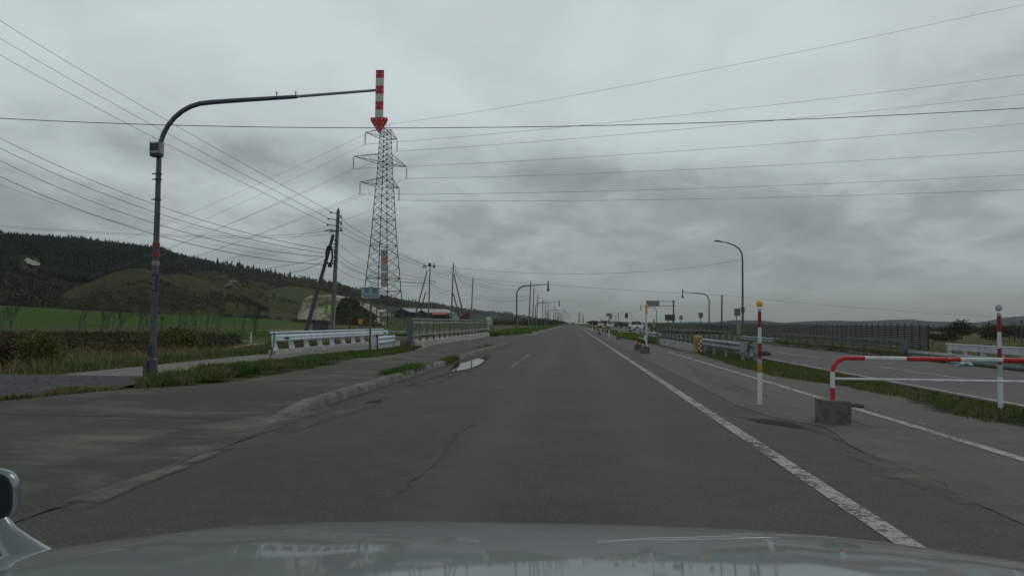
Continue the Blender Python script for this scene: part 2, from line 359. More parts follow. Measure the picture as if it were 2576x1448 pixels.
def raw(name, v, f, m):           # numpy triangles
    me = bpy.data.meshes.new(name); nv, nf = len(v), len(f)
    me.vertices.add(nv); me.vertices.foreach_set('co', v.astype(np.float32).ravel())
    me.loops.add(nf*3); me.loops.foreach_set('vertex_index', f.astype(np.int32).ravel())
    me.polygons.add(nf); me.polygons.foreach_set('loop_start', np.arange(0, nf*3, 3, dtype=np.int32))
    me.materials.append(MATS[m]); me.update(calc_edges=True)
    o = bpy.data.objects.new(name, me); COL.objects.link(o); return o
def thing(name, label, cat, loc=(0, 0, 0), rz=0, group=None):
    o = bpy.data.objects.new(name, None); COL.objects.link(o); o.location = loc; o.rotation_euler = (0, 0, rz)
    o.empty_display_size = .3; o['label'] = label; o['category'] = cat
    if group: o['group'] = group
    return o
def tag(o, label, cat, group=None):
    o['label'] = label; o['category'] = cat
    if group: o['group'] = group
    return o
def struct(o): o['kind'] = 'structure'; return o
def stuff(o, label, cat): o['kind'] = 'stuff'; o['label'] = label; o['category'] = cat; return o
def copy_tree(o, loc, rz=None, label=None, parent=None):
    c = o.copy(); COL.objects.link(c)
    if parent: c.parent = parent
    else:
        c.location = loc
        if rz is not None: c.rotation_euler = (0, 0, rz)
        if label: c['label'] = label
    for ch in list(o.children): copy_tree(ch, None, None, None, c)
    return c
def text(s, name, size, m, parent, loc, rot, depth=.004, align='CENTER', sx_=1.0):
    cu = bpy.data.curves.new(name, 'FONT'); cu.body = s; cu.size = size; cu.align_x = align; cu.align_y = 'CENTER'; cu.extrude = depth; cu.resolution_u = 3
    t = bpy.data.objects.new('tmp', cu); COL.objects.link(t); dg = bpy.context.evaluated_depsgraph_get()
    me = bpy.data.meshes.new_from_object(t.evaluated_get(dg)); bpy.data.objects.remove(t)
    me.name = name; me.materials.clear(); me.materials.append(MATS[m])
    o = bpy.data.objects.new(name, me); COL.objects.link(o); o.location = loc; o.rotation_euler = rot; o.scale = (sx_, 1, 1)
    if parent: o.parent = parent
    return o
def sm(t): t = max(0, min(1, t)); return t*t*(3-2*t)
def nz(x, y, s, seed=0): return noise.noise(Vector((x*s, y*s, seed)))
def fbm(x, y, s, seed=0, o=4): return noise.fractal(Vector((x*s, y*s, seed)), 1.0, 2.0, o)

# ------------------------------------------------------------------ ground sheet
def gz(x, y):
    z = -.04
    if x < -11.8:
        z += -.5*sm((-x-12.5)/6)
        if x < -60: z += .075*(-x-60)*max(.22, min(1, 1.1-y/450)) if x > -420 else .075*360*max(.22, min(1, 1.1-y/450))
        z += .25*nz(x, y, .12)*sm((-x-14)/8)
    if x > 13.4:
        z += -.3*sm((x-13.4)/1.0)-1.3*sm((x-15.0)/5)
        z += .2*nz(x, y, .05)*sm((x-16)/8)
    if y > 1500: z = min(z, 6)
    return z
def axis(a, b, s0, g):
    out = [0.0]; s = s0
    while out[-1] < b: out.append(out[-1]+s); s *= g
    neg = [0.0]; s = s0
    while neg[-1] > a: neg.append(neg[-1]-s); s *= g
    return sorted(set(neg+out))
gx = sorted(set(list(np.arange(-30, -11.5, 1.0))+[-11.8, 13.4, 13.8, 14.4, 15]+list(np.arange(16, 30, 1.5))+[x for x in axis(-4000, 4000, 2.2, 1.07) if x < -30 or x > 30]+list(np.arange(-11, 13, 4.0))))
gy = axis(-60, 6500, 2.0, 1.045)
mb = MB(); nx = len(gx)
mb.add([(x, y, gz(x, y)) for y in gy for x in gx], [(j*nx+i, j*nx+i+1, (j+1)*nx+i+1, (j+1)*nx+i) for j in range(len(gy)-1) for i in range(nx-1)])
struct(mb.build('ground', 'ground', smooth=True))

# ------------------------------------------------------------------ pavements as sheets along the road
def strip(name, xl, xr, y0, y1, z, m, cols=4, s0=.35, g=1.035, skirt=0.0):
    fl = xl if callable(xl) else (lambda y: xl); fr = xr if callable(xr) else (lambda y: xr); fz = z if callable(z) else (lambda x, y: z)
    ys = [y0]; s = s0
    while ys[-1] < y1: ys.append(min(y1, ys[-1]+s)); s = max(s0, (ys[-1])*.02*g)
    b = MB(); n = cols+1
    b.add([(fl(y)+(fr(y)-fl(y))*i/cols, y, fz(fl(y)+(fr(y)-fl(y))*i/cols, y)) for y in ys for i in range(n)],
          [(j*n+i, j*n+i+1, (j+1)*n+i+1, (j+1)*n+i) for j in range(len(ys)-1) for i in range(cols)])
    if skirt:
        o_ = len(b.v); q = []
        for side in (0, n-1):
            for j in range(len(ys)): p = b.v[j*n+side]; q += [p, (p[0]+(-.08 if side == 0 else .02), p[1], p[2]-skirt)]
        L_ = len(ys); b.add(q, [(2*j, 2*j+2, 2*j+3, 2*j+1) for j in range(L_-1)]+[(2*(L_+j), 2*(L_+j)+1, 2*(L_+j)+3, 2*(L_+j)+2) for j in range(L_-1)])
    return struct(b.build(name, m, smooth=True))
def wob(x, a, s, seed): return lambda y: x+a*fbm(y, seed*3.1, s, seed)
strip('main_road', -4.0, 3.4, -8, 3500, 0.0, 'asphalt', 6)
def seam(y):
    b = 2.98 if y < 9 else 2.98-.34*sm((y-9)/4)
    b += .28*math.exp(-((y-9.9)/.8)**2)
    return b+.05*fbm(y, 1, 1.2, 5)
strip('turning_lane_road', seam, lambda y: 5.1+.75*sm((19.5-y)/3)+.08*fbm(y, 3, .8, 9), -8, 230, .005, 'asphalt_light', 4)
strip('far_carriageway', 7.15, 13.3, -8, 3500, -.002, 'asphalt_far', 5)
strip('median_soil', 5.0, 7.2, 9.6, 230, -.006, 'median_soil', 2)
strip('median_asphalt', lambda y: 5.0+.5*sm((y-6)/5), 7.2, -8, 11.4, -.003, 'asphalt', 3)
# left apron: flush at the junction, raised behind the kerb farther on
ap = lambda x, y: .005+.11*sm((y-9.8)/2.6)*sm((-x-3.7)/.2)*(1-sm((y-44)/4))+.13*sm((-x-5.2)/1.6)*sm((y-31)/4)*(1-sm((y-68)/4))
strip('side_road', -45, lambda y: -3.52+.05*fbm(y, 4, .9, 3), -8, 9.6, .006, 'asphalt_apron', 10)
strip('pavement_apron', lambda y: -8.9+2.5*sm((y-9.6)/4.5), lambda y: -3.52+.05*fbm(y, 4, .9, 3) if y < 11 else -3.72, 9.55, 78, lambda x, y: ap(x, y)+.004, 'asphalt_apron', 8, skirt=.3)
strip('side_path', -11.6, -8.5, 15.0, 70, .012, 'path_concrete', 3)
strip('gravel_area', lambda y: -16-(.0 if y > 12 else 9), lambda y: -8.5-.3*sm((12-y)/3), 9.2, 16.2, .016, 'gravel', 6)
strip('verge_road', -7.2, -4.0, 78, 420, -.004, 'soil', 2)
strip('side_lane', -40, -8.9, 92, 99, .0, 'path_concrete', 4)
# crack and soil line in the near pavement
def ribbon(name, pts, w, z, m, jag=.02):
    P = [G(*p) if len(p) == 2 else Vector(p) for p in pts]; Q = []
    for a, b in zip(P[:-1], P[1:]):
        k = max(2, int((b-a).length/.12))
        for i in range(k): Q.append(a.lerp(b, i/k))
    Q.append(P[-1]); vs = []
    for i, p in enumerate(Q):
        d = (Q[min(i+1, len(Q)-1)]-Q[max(i-1, 0)]); d.z = 0; d.normalize(); nrm = Vector((d.y, -d.x, 0))
        o = nrm*(jag*fbm(i*.31, 2, 1, 8)+.35*jag*math.sin(i*2.1+3*nz(i, 1, .3))); ww = w*(.62+.6*fbm(i*.5, 9, 1, 3)); ww *= min(1, (i+1)/4, (len(Q)-i)/4)
        vs += [Vector((p.x, p.y, z))+o-nrm*ww/2, Vector((p.x, p.y, z))+o+nrm*ww/2]
    return struct(MB().add(vs, [(2*i, 2*i+1, 2*i+3, 2*i+2) for i in range(len(Q)-1)]).build(name, m))
def patch(name, pix, z, m, jag=.06, sub=8):
    P = [G(*p) if len(p) == 2 else Vector(p) for p in pix]; Q = []
    for a, b in zip(P, P[1:]+P[:1]):
        for i in range(sub): Q.append(a.lerp(b, i/sub))
    c = sum(Q, Vector())/len(Q)
    Q = [Vector((p.x+jag*nz(p.x, p.y, 3, 1), p.y+jag*nz(p.x, p.y, 3, 7), z)) for p in Q]
    if m in ('dust', 'straw_soil', 'pale_gutter', 'mud_soft'):
        rings = [1.0, .8, .55, .25]; n = len(Q); vs = []
        for r_ in rings: vs += [c.lerp(q, r_) for q in Q]
        for v_ in vs: v_.z = z
        vs.append(Vector((c.x, c.y, z))); fs = [(k*n+i, k*n+(i+1) % n, (k+1)*n+(i+1) % n, (k+1)*n+i) for k in range(3) for i in range(n)]+[(3*n+i, 3*n+(i+1) % n, 4*n) for i in range(n)]
        o = MB().add(vs, fs).build(name, m); at = o.data.attributes.new('edge', 'FLOAT', 'POINT')
        at.data.foreach_set('value', [w for w in (0, .45, .85, 1.0) for _ in range(n)]+[1.0]); return struct(o)
    return struct(MB().add(Q, [tuple(range(len(Q)))]).build(name, m))
ribbon('road_crack', [(60, 1310), (240, 1245), (400, 1190), (540, 1135), (620, 1103), (690, 1072)], .028, .0105, 'mud', .03)
ribbon('road_crack', [(1190, 1060), (1180, 1075), (1150, 1090), (1110, 1150), (1080, 1180), (1030, 1215), (1000, 1250)], .022, .004, 'mud', .05)
ribbon('road_crack', [(1850, 1045), (1925, 1062), (2010, 1075), (2070, 1090), (2190, 1143), (2330, 1200), (2445, 1257)], .02, .0095, 'mud', .05)
ribbon('road_crack', [(2070, 1030), (2120, 1052), (2200, 1075)], .03, .0098, 'mud', .04)
ribbon('road_crack', [(1768, 930), (1850, 931), (1905, 937)], .05, .0097, 'mud', .04)
patch('soil_patch', [(150, 1024), (215, 1004), (300, 988), (350, 978), (420, 975), (440, 990), (350, 1008), (290, 1018), (200, 1036)], .022, 'straw_soil', .10)
patch('dust_patch', [(200, 1040), (330, 1008), (450, 984), (600, 958), (900, 930), (960, 940), (700, 968), (460, 1010), (300, 1040)], .019, 'dust', .08)
patch('dust_patch', [(380, 1085), (620, 1046), (760, 1022), (880, 1005), (870, 1030), (720, 1072), (560, 1110), (400, 1130)], .0125, 'dust', .12)
patch('dust_patch', [(-100, 1120), (160, 1080), (380, 1062), (520, 1075), (420, 1130), (150, 1190), (-100, 1230)], .0115, 'dust', .15)
patch('dust_patch', [(60, 1300), (240, 1228), (420, 1170), (600, 1100), (640, 1105), (520, 1160), (330, 1245), (120, 1330)], .0118, 'dust', .1)
patch('dust_patch', [(760, 925), (900, 905), (1040, 893), (1100, 900), (1000, 918), (860, 936)], .128, 'dust', .05)
patch('dust_patch', [(640, 1075), (740, 1052), (900, 1020), (1010, 985), (1010, 998), (930, 1030), (800, 1072), (680, 1110)], .0070, 'pale_gutter', .05)
patch('dust_patch', [(2080, 1130), (2260, 1150), (2576, 1230), (2700, 1320), (2450, 1290), (2200, 1200)], .0088, 'dust', .1)
patch('dust_patch', [(1700, 905), (1820, 950), (1900, 985), (1960, 1005), (1860, 1000), (1760, 960)], .0087, 'dust', .1)
patch('mud_patch', [(2230, 1000), (2440, 1010), (2576, 1030), (2700, 1060), (2700, 1110), (2480, 1062), (2330, 1040)], .0095, 'mud_soft', .12)
patch('mud_patch', [(1835, 1046), (1930, 1052), (2010, 1062), (2065, 1085), (2000, 1080), (1900, 1064)], .0085, 'mud_soft', .06)
patch('trench_patch', [(1592, 879), (1680, 881), (1740, 884), (1738, 888), (1680, 886), (1600, 884)], .0095, 'black_rubber', .05)
m_ = mat('puddle_water', (.03, .035, .035), (.04, .045, .045), .03); m_.node_tree.nodes['Principled BSDF'].inputs['Specular IOR Level'].default_value = 1
pud = [(1130, 934), (1138, 925), (1147, 914), (1175, 906), (1202, 901), (1216, 904), (1217, 908), (1202, 919), (1185, 925), (1166, 930)]
patch('damp_margin', [(1108, 944), (1132, 918), (1150, 907), (1200, 896), (1236, 894), (1228, 912), (1200, 926), (1160, 938)], .0066, 'mud_soft', .05)
patch('puddle_water', pud, .0075, 'puddle_water', .04, 3)
patch('dust_patch', [(905, 1005), (1000, 983), (1120, 945), (1130, 938), (1170, 933), (1225, 908), (1245, 880), (1262, 878), (1235, 914), (1180, 940), (1100, 968), (1000, 1006)], .0065, 'pale_gutter', .03)
patch('repair_patch', [(905, 1012), (970, 1002), (970, 1010), (915, 1018)], .0085, 'mud_soft', .06)

ribbon('field_track', [(-200, 826), (66, 830.5), (300, 834.5), (520, 842.5), (640, 846)], .8, -.36, 'sand', .1)
ribbon('field_track', [(560, 866), (600, 858), (640, 853), (690, 851)], .7, -.30, 'sand', .1)
# painted lines
def pline(name, x, w, y0, y1, z=.009, m='white_line', breaks=()):
    strip(name, lambda y: x-w/2+.008*fbm(y, 3, 2, 1), lambda y: x+w/2+.008*fbm(y, 7, 2, 1), y0, y1, z, m, 1, .3)
pline('white_road_line', 2.0, .155, -4, 1500, .006)
pline('white_road_line', 4.42, .14, -4, 35.5, .011); pline('white_road_line', 4.64, .12, 9.0, 35.5, .0108, 'faded_line')
pline('white_road_line', 4.42, .14, 45, 62, .011)
pline('white_road_line', 7.52, .15, -4, 1200, .004)
for k in range(16): pline('white_road_line', 9.82, .13, 9+11*k, 15.5+11*k, .0045)
pline('white_road_line', 12.85, .12, 5, 900, .004, 'faded_line')
pline('faded_road_line', -1.78, .15, 21.5, 30.5, .006, 'dash_line')
pline('white_road_line', -3.35, .12, 90, 900, .006, 'faded_line')
strip('stop_line', -5.0, -2.2, 80, 80.7, .012, 'white_line', 2)
for k, x in enumerate((7.02, 7.12)):
    struct(MB().add([(x-.02, y, z) for y in range(12, 65, 4) for z in (0, .05)]+[(x+.02, y, z) for y in range(12, 65, 4) for z in (0, .05)],
        sum([[(2*i, 2*i+1, 2*i+3, 2*i+2), (28+2*i, 28+2*i+2, 28+2*i+3, 28+2*i+1), (2*i+1, 28+2*i+1, 28+2*i+3, 2*i+3)] for i in range(13)], [])).build('kerb', 'black_rubber'))

# left kerb: separate cast stones, chipped and slightly out of line
vs = []; ys_ = []
for k in range(60): ys_ += [8.9+.6*k+d for d in (0, .012, .024, .18, .34, .5)]
for i, y in enumerate(ys_):
    h = .012+.135*sm((y-9.0)/2.2)+.008*nz(y, 1, 2.5, 3)-.03*max(0, nz(y, 4, .9, 9)-.25)*3-(.035 if i % 6 == 1 else 0); h = max(.010, h*(1-sm((y-43)/2))); x = -3.84+.015*nz(y, 0, .6, 2)
    c_ = .035+.02*abs(nz(y, 6, 3, 2))
    x -= .02 if i % 6 == 1 else 0; vs += [(x-.10, y, -.02), (x-.10, y, h), (x+.07-c_*.4, y, h), (x+.085, y, max(.008, h-c_)), (x+.115, y, -.02)]
b = MB(); b.add(vs, [(5*i+k, 5*i+k+1, 5*i+6+k, 5*i+5+k) for i in range(len(ys_)-1) for k in range(4)])
struct(b.build('kerb', 'kerb_concrete'))

# ------------------------------------------------------------------ grass, leaves
def blades(name, pts, h, w, m, lean=.35, label=None, cat='grass', sub=3):
    """pts: (n,3) roots -> one thin blade each"""
    n = len(pts); pts = np.asarray(pts, float)
    a = RNG.uniform(0, 2*np.pi, n); hh = h*RNG.uniform(.4, 1.25, n); ww = w*RNG.uniform(.6, 1.3, n)
    la = RNG.uniform(0, 2*np.pi, n); ll = hh*lean*RNG.uniform(.2, 1.6, n)
    dx, dy = np.cos(a)*ww/2, np.sin(a)*ww/2; lx, ly = np.cos(la)*ll, np.sin(la)*ll
    v = np.empty((n, 5, 3)); z0 = pts[:, 2]
    v[:, 0] = np.c_[pts[:, 0]-dx, pts[:, 1]-dy, z0]; v[:, 1] = np.c_[pts[:, 0]+dx, pts[:, 1]+dy, z0]
    v[:, 2] = np.c_[pts[:, 0]-dx*.8+lx*.35, pts[:, 1]-dy*.8+ly*.35, z0+hh*.55]; v[:, 3] = np.c_[pts[:, 0]+dx*.8+lx*.35, pts[:, 1]+dy*.8+ly*.35, z0+hh*.55]
    v[:, 4] = np.c_[pts[:, 0]+lx, pts[:, 1]+ly, z0+hh]
    f = np.array([[0, 1, 3], [0, 3, 2], [2, 3, 4]])[None]+5*np.arange(n)[:, None, None]
    o = raw(name, v.reshape(-1, 3), f.reshape(-1, 3), m)
    if label: stuff(o, label, cat)
    return o
def scatter(n, fn, x0, x1, y0, y1, z=0.0, clump=.0, cs=1.2, seed=0, bias=False):
    out = []; tries = 0
    while len(out) < n and tries < n*12:
        tries += 1; x = random.uniform(x0, x1)
        y = random.uniform(y0, y1) if not bias else 1/random.uniform(1/y1, 1/y0)
        if fn and not fn(x, y): continue
        if clump and nz(x, y, cs, seed)+.15*random.gauss(0, 1) < clump: continue
        out.append((x, y, z(x, y) if callable(z) else z))
    return out
def leaves(n, c, r, size, m, name, parent=None, seed=0, shell=.45, flat=1.0):
    """a crown: many leaf-sized faces through a lumpy volume"""
    c = np.array(c, float); r = np.array(r, float)
    k = max(4, int(n/140)); lob = RNG.normal(0, 1, (k, 3)); lob /= np.linalg.norm(lob, axis=1)[:, None]; lob *= RNG.uniform(.3, .75, (k, 1))
    w = RNG.integers(0, k, n); d = RNG.normal(0, 1, (n, 3)); d /= np.linalg.norm(d, axis=1)[:, None]
    p = (lob[w]+d*RNG.uniform(.08, .42, (n, 1))**(.7))
    p[:, 2] = np.maximum(p[:, 2], -.95); P = c+p*r
    a = RNG.normal(0, 1, (n, 3)); a /= np.linalg.norm(a, axis=1)[:, None]; q = np.cross(a, RNG.normal(0, 1, (n, 3))); q /= np.linalg.norm(q, axis=1)[:, None]
    s = size*RNG.uniform(.5, 1.4, (n, 1))
    v = np.stack([P-a*s*.5, P+q*s*.28, P+a*s*.5, P-q*s*.28], 1).reshape(-1, 3)
    f = (np.array([[0, 1, 2], [0, 2, 3]])[None]+4*np.arange(n)[:, None, None]).reshape(-1, 3)
    o = raw(name, v, f, m)
    if parent: o.parent = parent
    return o

# left strip of grass beside the footpath
apz = lambda x, y: max(0, ap(x, y))
def lin(tab, y):
    for (a, p), (b_, q) in zip(tab[:-1], tab[1:]):
        if y <= b_: return p+(q-p)*(y-a)/(b_-a)
    return tab[-1][1]
GL = [(11, -7.0), (12, -7.2), (13, -7.8), (15, -8.55), (17, -8.8), (20, -8.95), (25.6, -8.65), (31, -8.0), (34, -7.5)]
GR = [(11, -7.0), (12, -7.0), (13, -7.35), (17, -7.45), (21, -7.0), (25, -6.35), (29, -6.45), (34, -6.9)]
inL = lambda x, y: lin(GL, y)+.2*fbm(y, 0, .7, 2) < x < lin(GR, y)+.35*fbm(y, 5, .8, 4)
blades('grass', scatter(30000, inL, -9.3, -5.8, 11.6, 33.6, lambda x, y: apz(x, y)*.6, -.12, 1.6, 1), .125, .017, 'grass_blade', .6,
       'low green grass strip along the edge of the left footpath')
blades('grass', scatter(2600, lambda x, y: inL(x, y), -9.0, -6.6, 12.6, 19, .03, .15, 1.3, 4), .24, .026, 'grass_blade', .6, 'taller weeds in the grass beside the foot of the near arrow sign pole')
blades('grass', scatter(2600, None, -4.35, -3.75, 16.4, 20.2, .05, .02, 2.2, 5)+scatter(1200, None, -4.0, -3.7, 22.2, 24.6, .05, .0, 2.2, 8)+scatter(300, None, -4.5, -3.9, 34, 40, .05, .0, 2.2, 8),
       .15, .02, 'grass_blade', .5, 'tufts of grass growing along the broken left kerb')
blades('grass', scatter(2600, lambda x, y: -8.8 < x < -7.9-.5*(12.6-y), -10.6, -7.8, 10.6, 12.9, .02, .05, 1.5, 5), .09, .014, 'grass_dry', .7,
       'thin dry grass on the soil beside the gravel')
# verge beyond path, then rank dry growth
blades('grass', scatter(16000, lambda x, y: x < -11.7-.3*fbm(y, 1, .5, 3)-4.0*sm((16.5-y)/1.5), -19, -11.6, 11, 46, gz, -.15, .6, 3), .22, .022, 'grass_blade', .5,
       'green verge grass beyond the left footpath')
blades('grass', scatter(12000, None, -27, -12.6, 13, 46, gz, .04, .35, 11), .42, .022, 'grass_dry', .6, 'dry yellow grass standing in front of the brown thicket')
blades('grass', scatter(9000, None, -70, -30, 46, 120, gz, .0, .12, 11, True), .35, .07, 'grass_far', .6, 'rough grass along the near edge of the green field')
# median
inM = lambda x, y: lin([(10, 5.7), (11.4, 5.7), (14.4, 6.05), (17.4, 5.7), (20, 5.0), (26, 5.2), (36, 5.75)], y)+.22*fbm(y, 2, .8, 6) < x < 6.9-.25*sm((13-y)/2)
blades('grass', scatter(15000, inM, 4.9, 7.0, 10.9, 36, 0, .0, 1.5, 21), .10, .016, 'grass_blade', .6, 'green grass growing along the median between the two roads')
blades('grass', scatter(6000, inM, 4.9, 7.0, 10.9, 36, 0, -.2, 1.1, 77), .08, .014, 'grass_dry', .8, 'dry trampled grass between the green tufts of the median', sub=2)
blades('grass', scatter(900, None, 6.3, 7.0, 11.7, 12.8, 0, -.3, 1.3, 2), .10, .014, 'grass_blade', .6, 'grass tuft at the foot of the grey topped snow pole')
blades('grass', scatter(15000, lambda x, y: abs(x-5.8) < 1.25+.3*fbm(y, 2, .1, 6), 4.4, 7.1, 50, 420, 0, -.3, .5, 31, True), .30, .10, 'grass_far', .5, 'bright green grass on the median beyond the bridge')
blades('grass', scatter(14000, lambda x, y: x < -5.6+.8*fbm(y, 2, .07, 6) and not 91 < y < 100, -9.8, -4.4, 76, 420, 0, -.3, .3, 37, True), .34, .10, 'grass_far', .5, 'bright green verge under the row of utility poles')
blades('grass', scatter(2500, None, -8.3, -6.6, 71, 77, .0, -.3, .8, 3), .28, .05, 'grass_blade', .5, 'green grass at the far end of the grey railing')
blades('grass', scatter(6000, None, 13.9, 22, 14, 60, gz, -.1, .5, 41, True), .25, .03, 'grass_blade', .5, 'grass behind the right guard rail')
blades('grass', scatter(7000, None, 24, 75, 40, 160, gz, .0, .1, 43, True), .5, .10, 'grass_dry', .5, 'pale straw coloured grass in the right field')

# weedy base of the concrete wall across the far carriageway
blades('weeds', scatter(3500, None, 13.35, 13.75, 32, 52, .0, .0, .9, 43), .30, .03, 'grass_dry', .6, 'dry weeds between the far railing posts', 'weeds')

# brown thicket on the stream bank
P = [(x, y, gz(x, y)) for x, y in ((random.uniform(-75, -16), random.uniform(24, 78)) for _ in range(4200))]
def PV(p): q = CM.T @ (np.array(p, float)-[0, 0, H]); return 1288-F*q[0]/q[2], 724+F*q[1]/q[2]
P = [p for p in P if 843 < PV(p)[1] < 893 and p[0] < -15.5-.12*(p[1]-20) and PV(p)[0] < 600]
def clumps(name, pts, r0, r1, nleaf, size, m, hsc=1.0):
    vs = []; fs = []; o = 0
    for (x, y, z) in pts:
        r = random.uniform(r0, r1); n = nleaf
        d = RNG.normal(0, 1, (n, 3)); d /= np.linalg.norm(d, axis=1)[:, None]; d *= RNG.uniform(.35, 1, (n, 1)); d[:, 2] = np.abs(d[:, 2])*hsc
        c = np.array((x, y, z-.05*r))+d*r
        a = RNG.normal(0, 1, (n, 3)); a /= np.linalg.norm(a, axis=1)[:, None]; q = np.cross(a, RNG.normal(0, 1, (n, 3))); q /= np.linalg.norm(q, axis=1)[:, None]
        s = size*RNG.uniform(.5, 1.3, (n, 1))
        vs.append(np.stack([c-a*s*.5, c+q*s*.3, c+a*s*.5, c-q*s*.3], 1).reshape(-1, 3))
        fs.append((np.array([[0, 1, 2], [0, 2, 3]])[None]+4*np.arange(n)[:, None, None]).reshape(-1, 3)+o); o += 4*n
    return raw(name, np.concatenate(vs), np.concatenate(fs), m)
random.shuffle(P)
stuff(clumps('thicket', P[:1700], .35, .85, 46, .20, 'brush_brown', .85), 'dark brown thicket lining the stream bank on the left', 'thicket')

# ------------------------------------------------------------------ hills (heightfields far out)
def interp(tab, u):
    for (a, *A), (b, *B) in zip(tab[:-1], tab[1:]):
        if u <= b: t = max(0, (u-a)/(b-a)); return [p+(q-p)*t for p, q in zip(A, B)]
    return list(tab[-1][1:])
def horizon(u): return 812-(1442-u)*.0105
def heightfield(name, cols, rows, fn, m):
    vs = [fn(i/(cols-1), j/(rows-1)) for j in range(rows) for i in range(cols)]
    return struct(MB().add(vs, [(j*cols+i, j*cols+i+1, (j+1)*cols+i+1, (j+1)*cols+i) for j in range(rows-1) for i in range(cols-1)]).build(name, m, smooth=True))
# main ridge, running beside the road into the distance
RID = [(-900, 560, 420), (-500, 565, 430), (-200, 577, 450), (0, 598, 480), (100, 605, 520), (200, 610, 560), (300, 623, 620), (400, 639, 690), (480, 655, 740), (560, 671, 800), (620, 690, 860),
       (700, 700, 940), (780, 713, 1020), (850, 727, 1100), (900, 741, 1200), (1000, 757, 1400), (1100, 770, 1650), (1200, 784, 1950), (1300, 798, 2300), (1370, 806, 2600), (1410, 811, 2900)]
def ridge_pt(u, t):
    v, D = interp(RID, u); z1 = H+(horizon(u)-v)/F*D
    prof = [(0, .46, 0.02), (.2, .56, .14), (.4, .66, .30), (.6, .78, .58), (.8, .90, .85), (1.0, 1.0, 1.0), (1.25, 1.15, .93), (1.6, 1.4, .5)]
    d, hh = interp(prof, t); p = VD(u, horizon(u), D*d)
    g = min(1, t*2)*(1-sm((t-.75)/.25))
    z = z1*hh+g*(14*fbm(p.x, p.y, .006, 3)+5*fbm(p.x, p.y, .02, 4)) if t < 1 else z1*hh
    return Vector((p.x, p.y, max(z, -1)))
heightfield('hill_ridge', 150, 36, lambda a, b: ridge_pt(-900+2310*a, 1.6*b), 'hill_ridge')
# lower slope that carries the meadows behind the pylon
SLO = [(480, 742, 470), (560, 735, 500), (640, 728, 520), (720, 722, 560), (800, 735, 600), (880, 752, 650), (960, 765, 700), (1060, 776, 800), (1160, 789, 950), (1260, 800, 1200)]
def slope_pt(u, t):
    v, D = interp(SLO, u); z1 = H+(horizon(u)-v)/F*D; d, hh = interp([(0, .62, -.05), (.5, .8, .5), (1, 1, 1), (1.4, 1.2, .7)], t)
    e = sm((u-480)/90)*sm((1260-u)/60)
    p = VD(u, horizon(u), D*d); return Vector((p.x, p.y, (z1*hh+3*fbm(p.x, p.y, .012, 9)*min(1, t))*e-3*(1-e)))
heightfield('hill_slope', 60, 18, lambda a, b: slope_pt(480+780*a, 1.4*b), 'hill_slope')
# round grassy knolls in front: (u centre, v top, distance, half width px, depth m)
KN = []
def knoll(name, prof, D, depth, m='hill_knoll', seed=0, k=1.6, amp=.05):
    u0, u1 = prof[0][0], prof[-1][0]
    KN.append(None)
    def fn(a, b):
        u = u0+(u1-u0)*a; v = interp(prof, u)[0]; t = -1+2*b
        h = H+(horizon(u)-v)/F*D
        p = VD(u, horizon(u), D+t*depth); e = max(0, 1-abs(t)**k)
        z = -2+(h+2)*e*(1+amp*fbm(p.x, p.y, .03, seed)*(abs(t) > .08)); return Vector((p.x, p.y, z))
    KN[-1] = fn; return heightfield(name, 56, 34, fn, m)
knoll('grassy_knoll', [(90, 770), (118, 751), (160, 733), (200, 718), (243, 701), (288, 685), (325, 675), (361, 675), (417, 698), (469, 727), (521, 756), (560, 778)], 330, 75, seed=1)
knoll('grassy_knoll', [(330, 760), (370, 715), (406, 690), (440, 689), (469, 692), (505, 703), (563, 725), (625, 755), (670, 776)], 385, 60, seed=2)
knoll('grassy_knoll', [(440, 750), (480, 705), (504, 688), (556, 690), (590, 699), (640, 722), (700, 748), (760, 768)], 440, 60, seed=3)
knoll('grassy_knoll', [(-420, 640), (-200, 670), (-80, 700), (0, 728), (21, 741), (49, 756), (80, 770)], 300, 60, seed=4)
# quarry faces of pale earth
knoll('quarry_mound', [(748, 792), (756, 776), (762, 750), (785, 743), (824, 742), (850, 743), (876, 747), (900, 764), (918, 780), (930, 793)], 300, 26, 'quarry', 5, 2.6, .12)
knoll('quarry_mound', [(845, 795), (856, 762), (866, 750), (880, 749), (896, 760), (912, 775), (930, 790), (942, 796)], 282, 24, 'quarry_bush', 6, 1.6, .1)
knoll('quarry_mound', [(868, 790), (878, 754), (890, 757), (902, 762), (928, 768), (947, 778), (955, 791)], 330, 20, 'quarry', 7, 2.6, .12)
def on_ridge(u, v):
    best = min((abs(PV(ridge_pt(u, k*.01))[1]-v), k*.01) for k in range(8, 100)); return ridge_pt(u, best[1])
def scar(name, pix, cen):
    P = []
    for a, b_ in zip(pix, pix[1:]+pix[:1]):
        for k in range(5): P.append((a[0]+(b_[0]-a[0])*k/5+random.uniform(-1.5, 1.5), a[1]+(b_[1]-a[1])*k/5+random.uniform(-1, 1)))
    out = [on_ridge(*p) for p in P]; n = len(P); inner = [on_ridge(cen[0]+(p[0]-cen[0])*.5, cen[1]+(p[1]-cen[1])*.5) for p in P]; c = on_ridge(*cen)
    vs = [p+(Vector((0, 0, H))-p).normalized()*3.0+Vector((0, 0, .6)) for p in out+inner+[c]]
    return struct(MB().add(vs, [(i, (i+1) % n, n+(i+1) % n, n+i) for i in range(n)]+[(n+i, n+(i+1) % n, 2*n) for i in range(n)]).build(name, 'sand'))
scar('earth_scar', [(56, 656), (60, 651), (72, 649), (86, 652), (92, 658), (97, 669), (84, 671), (74, 668), (62, 664)], (77, 660))
def bare(p): u, v = PV(p); return 48 < u < 105 and 643 < v < 690
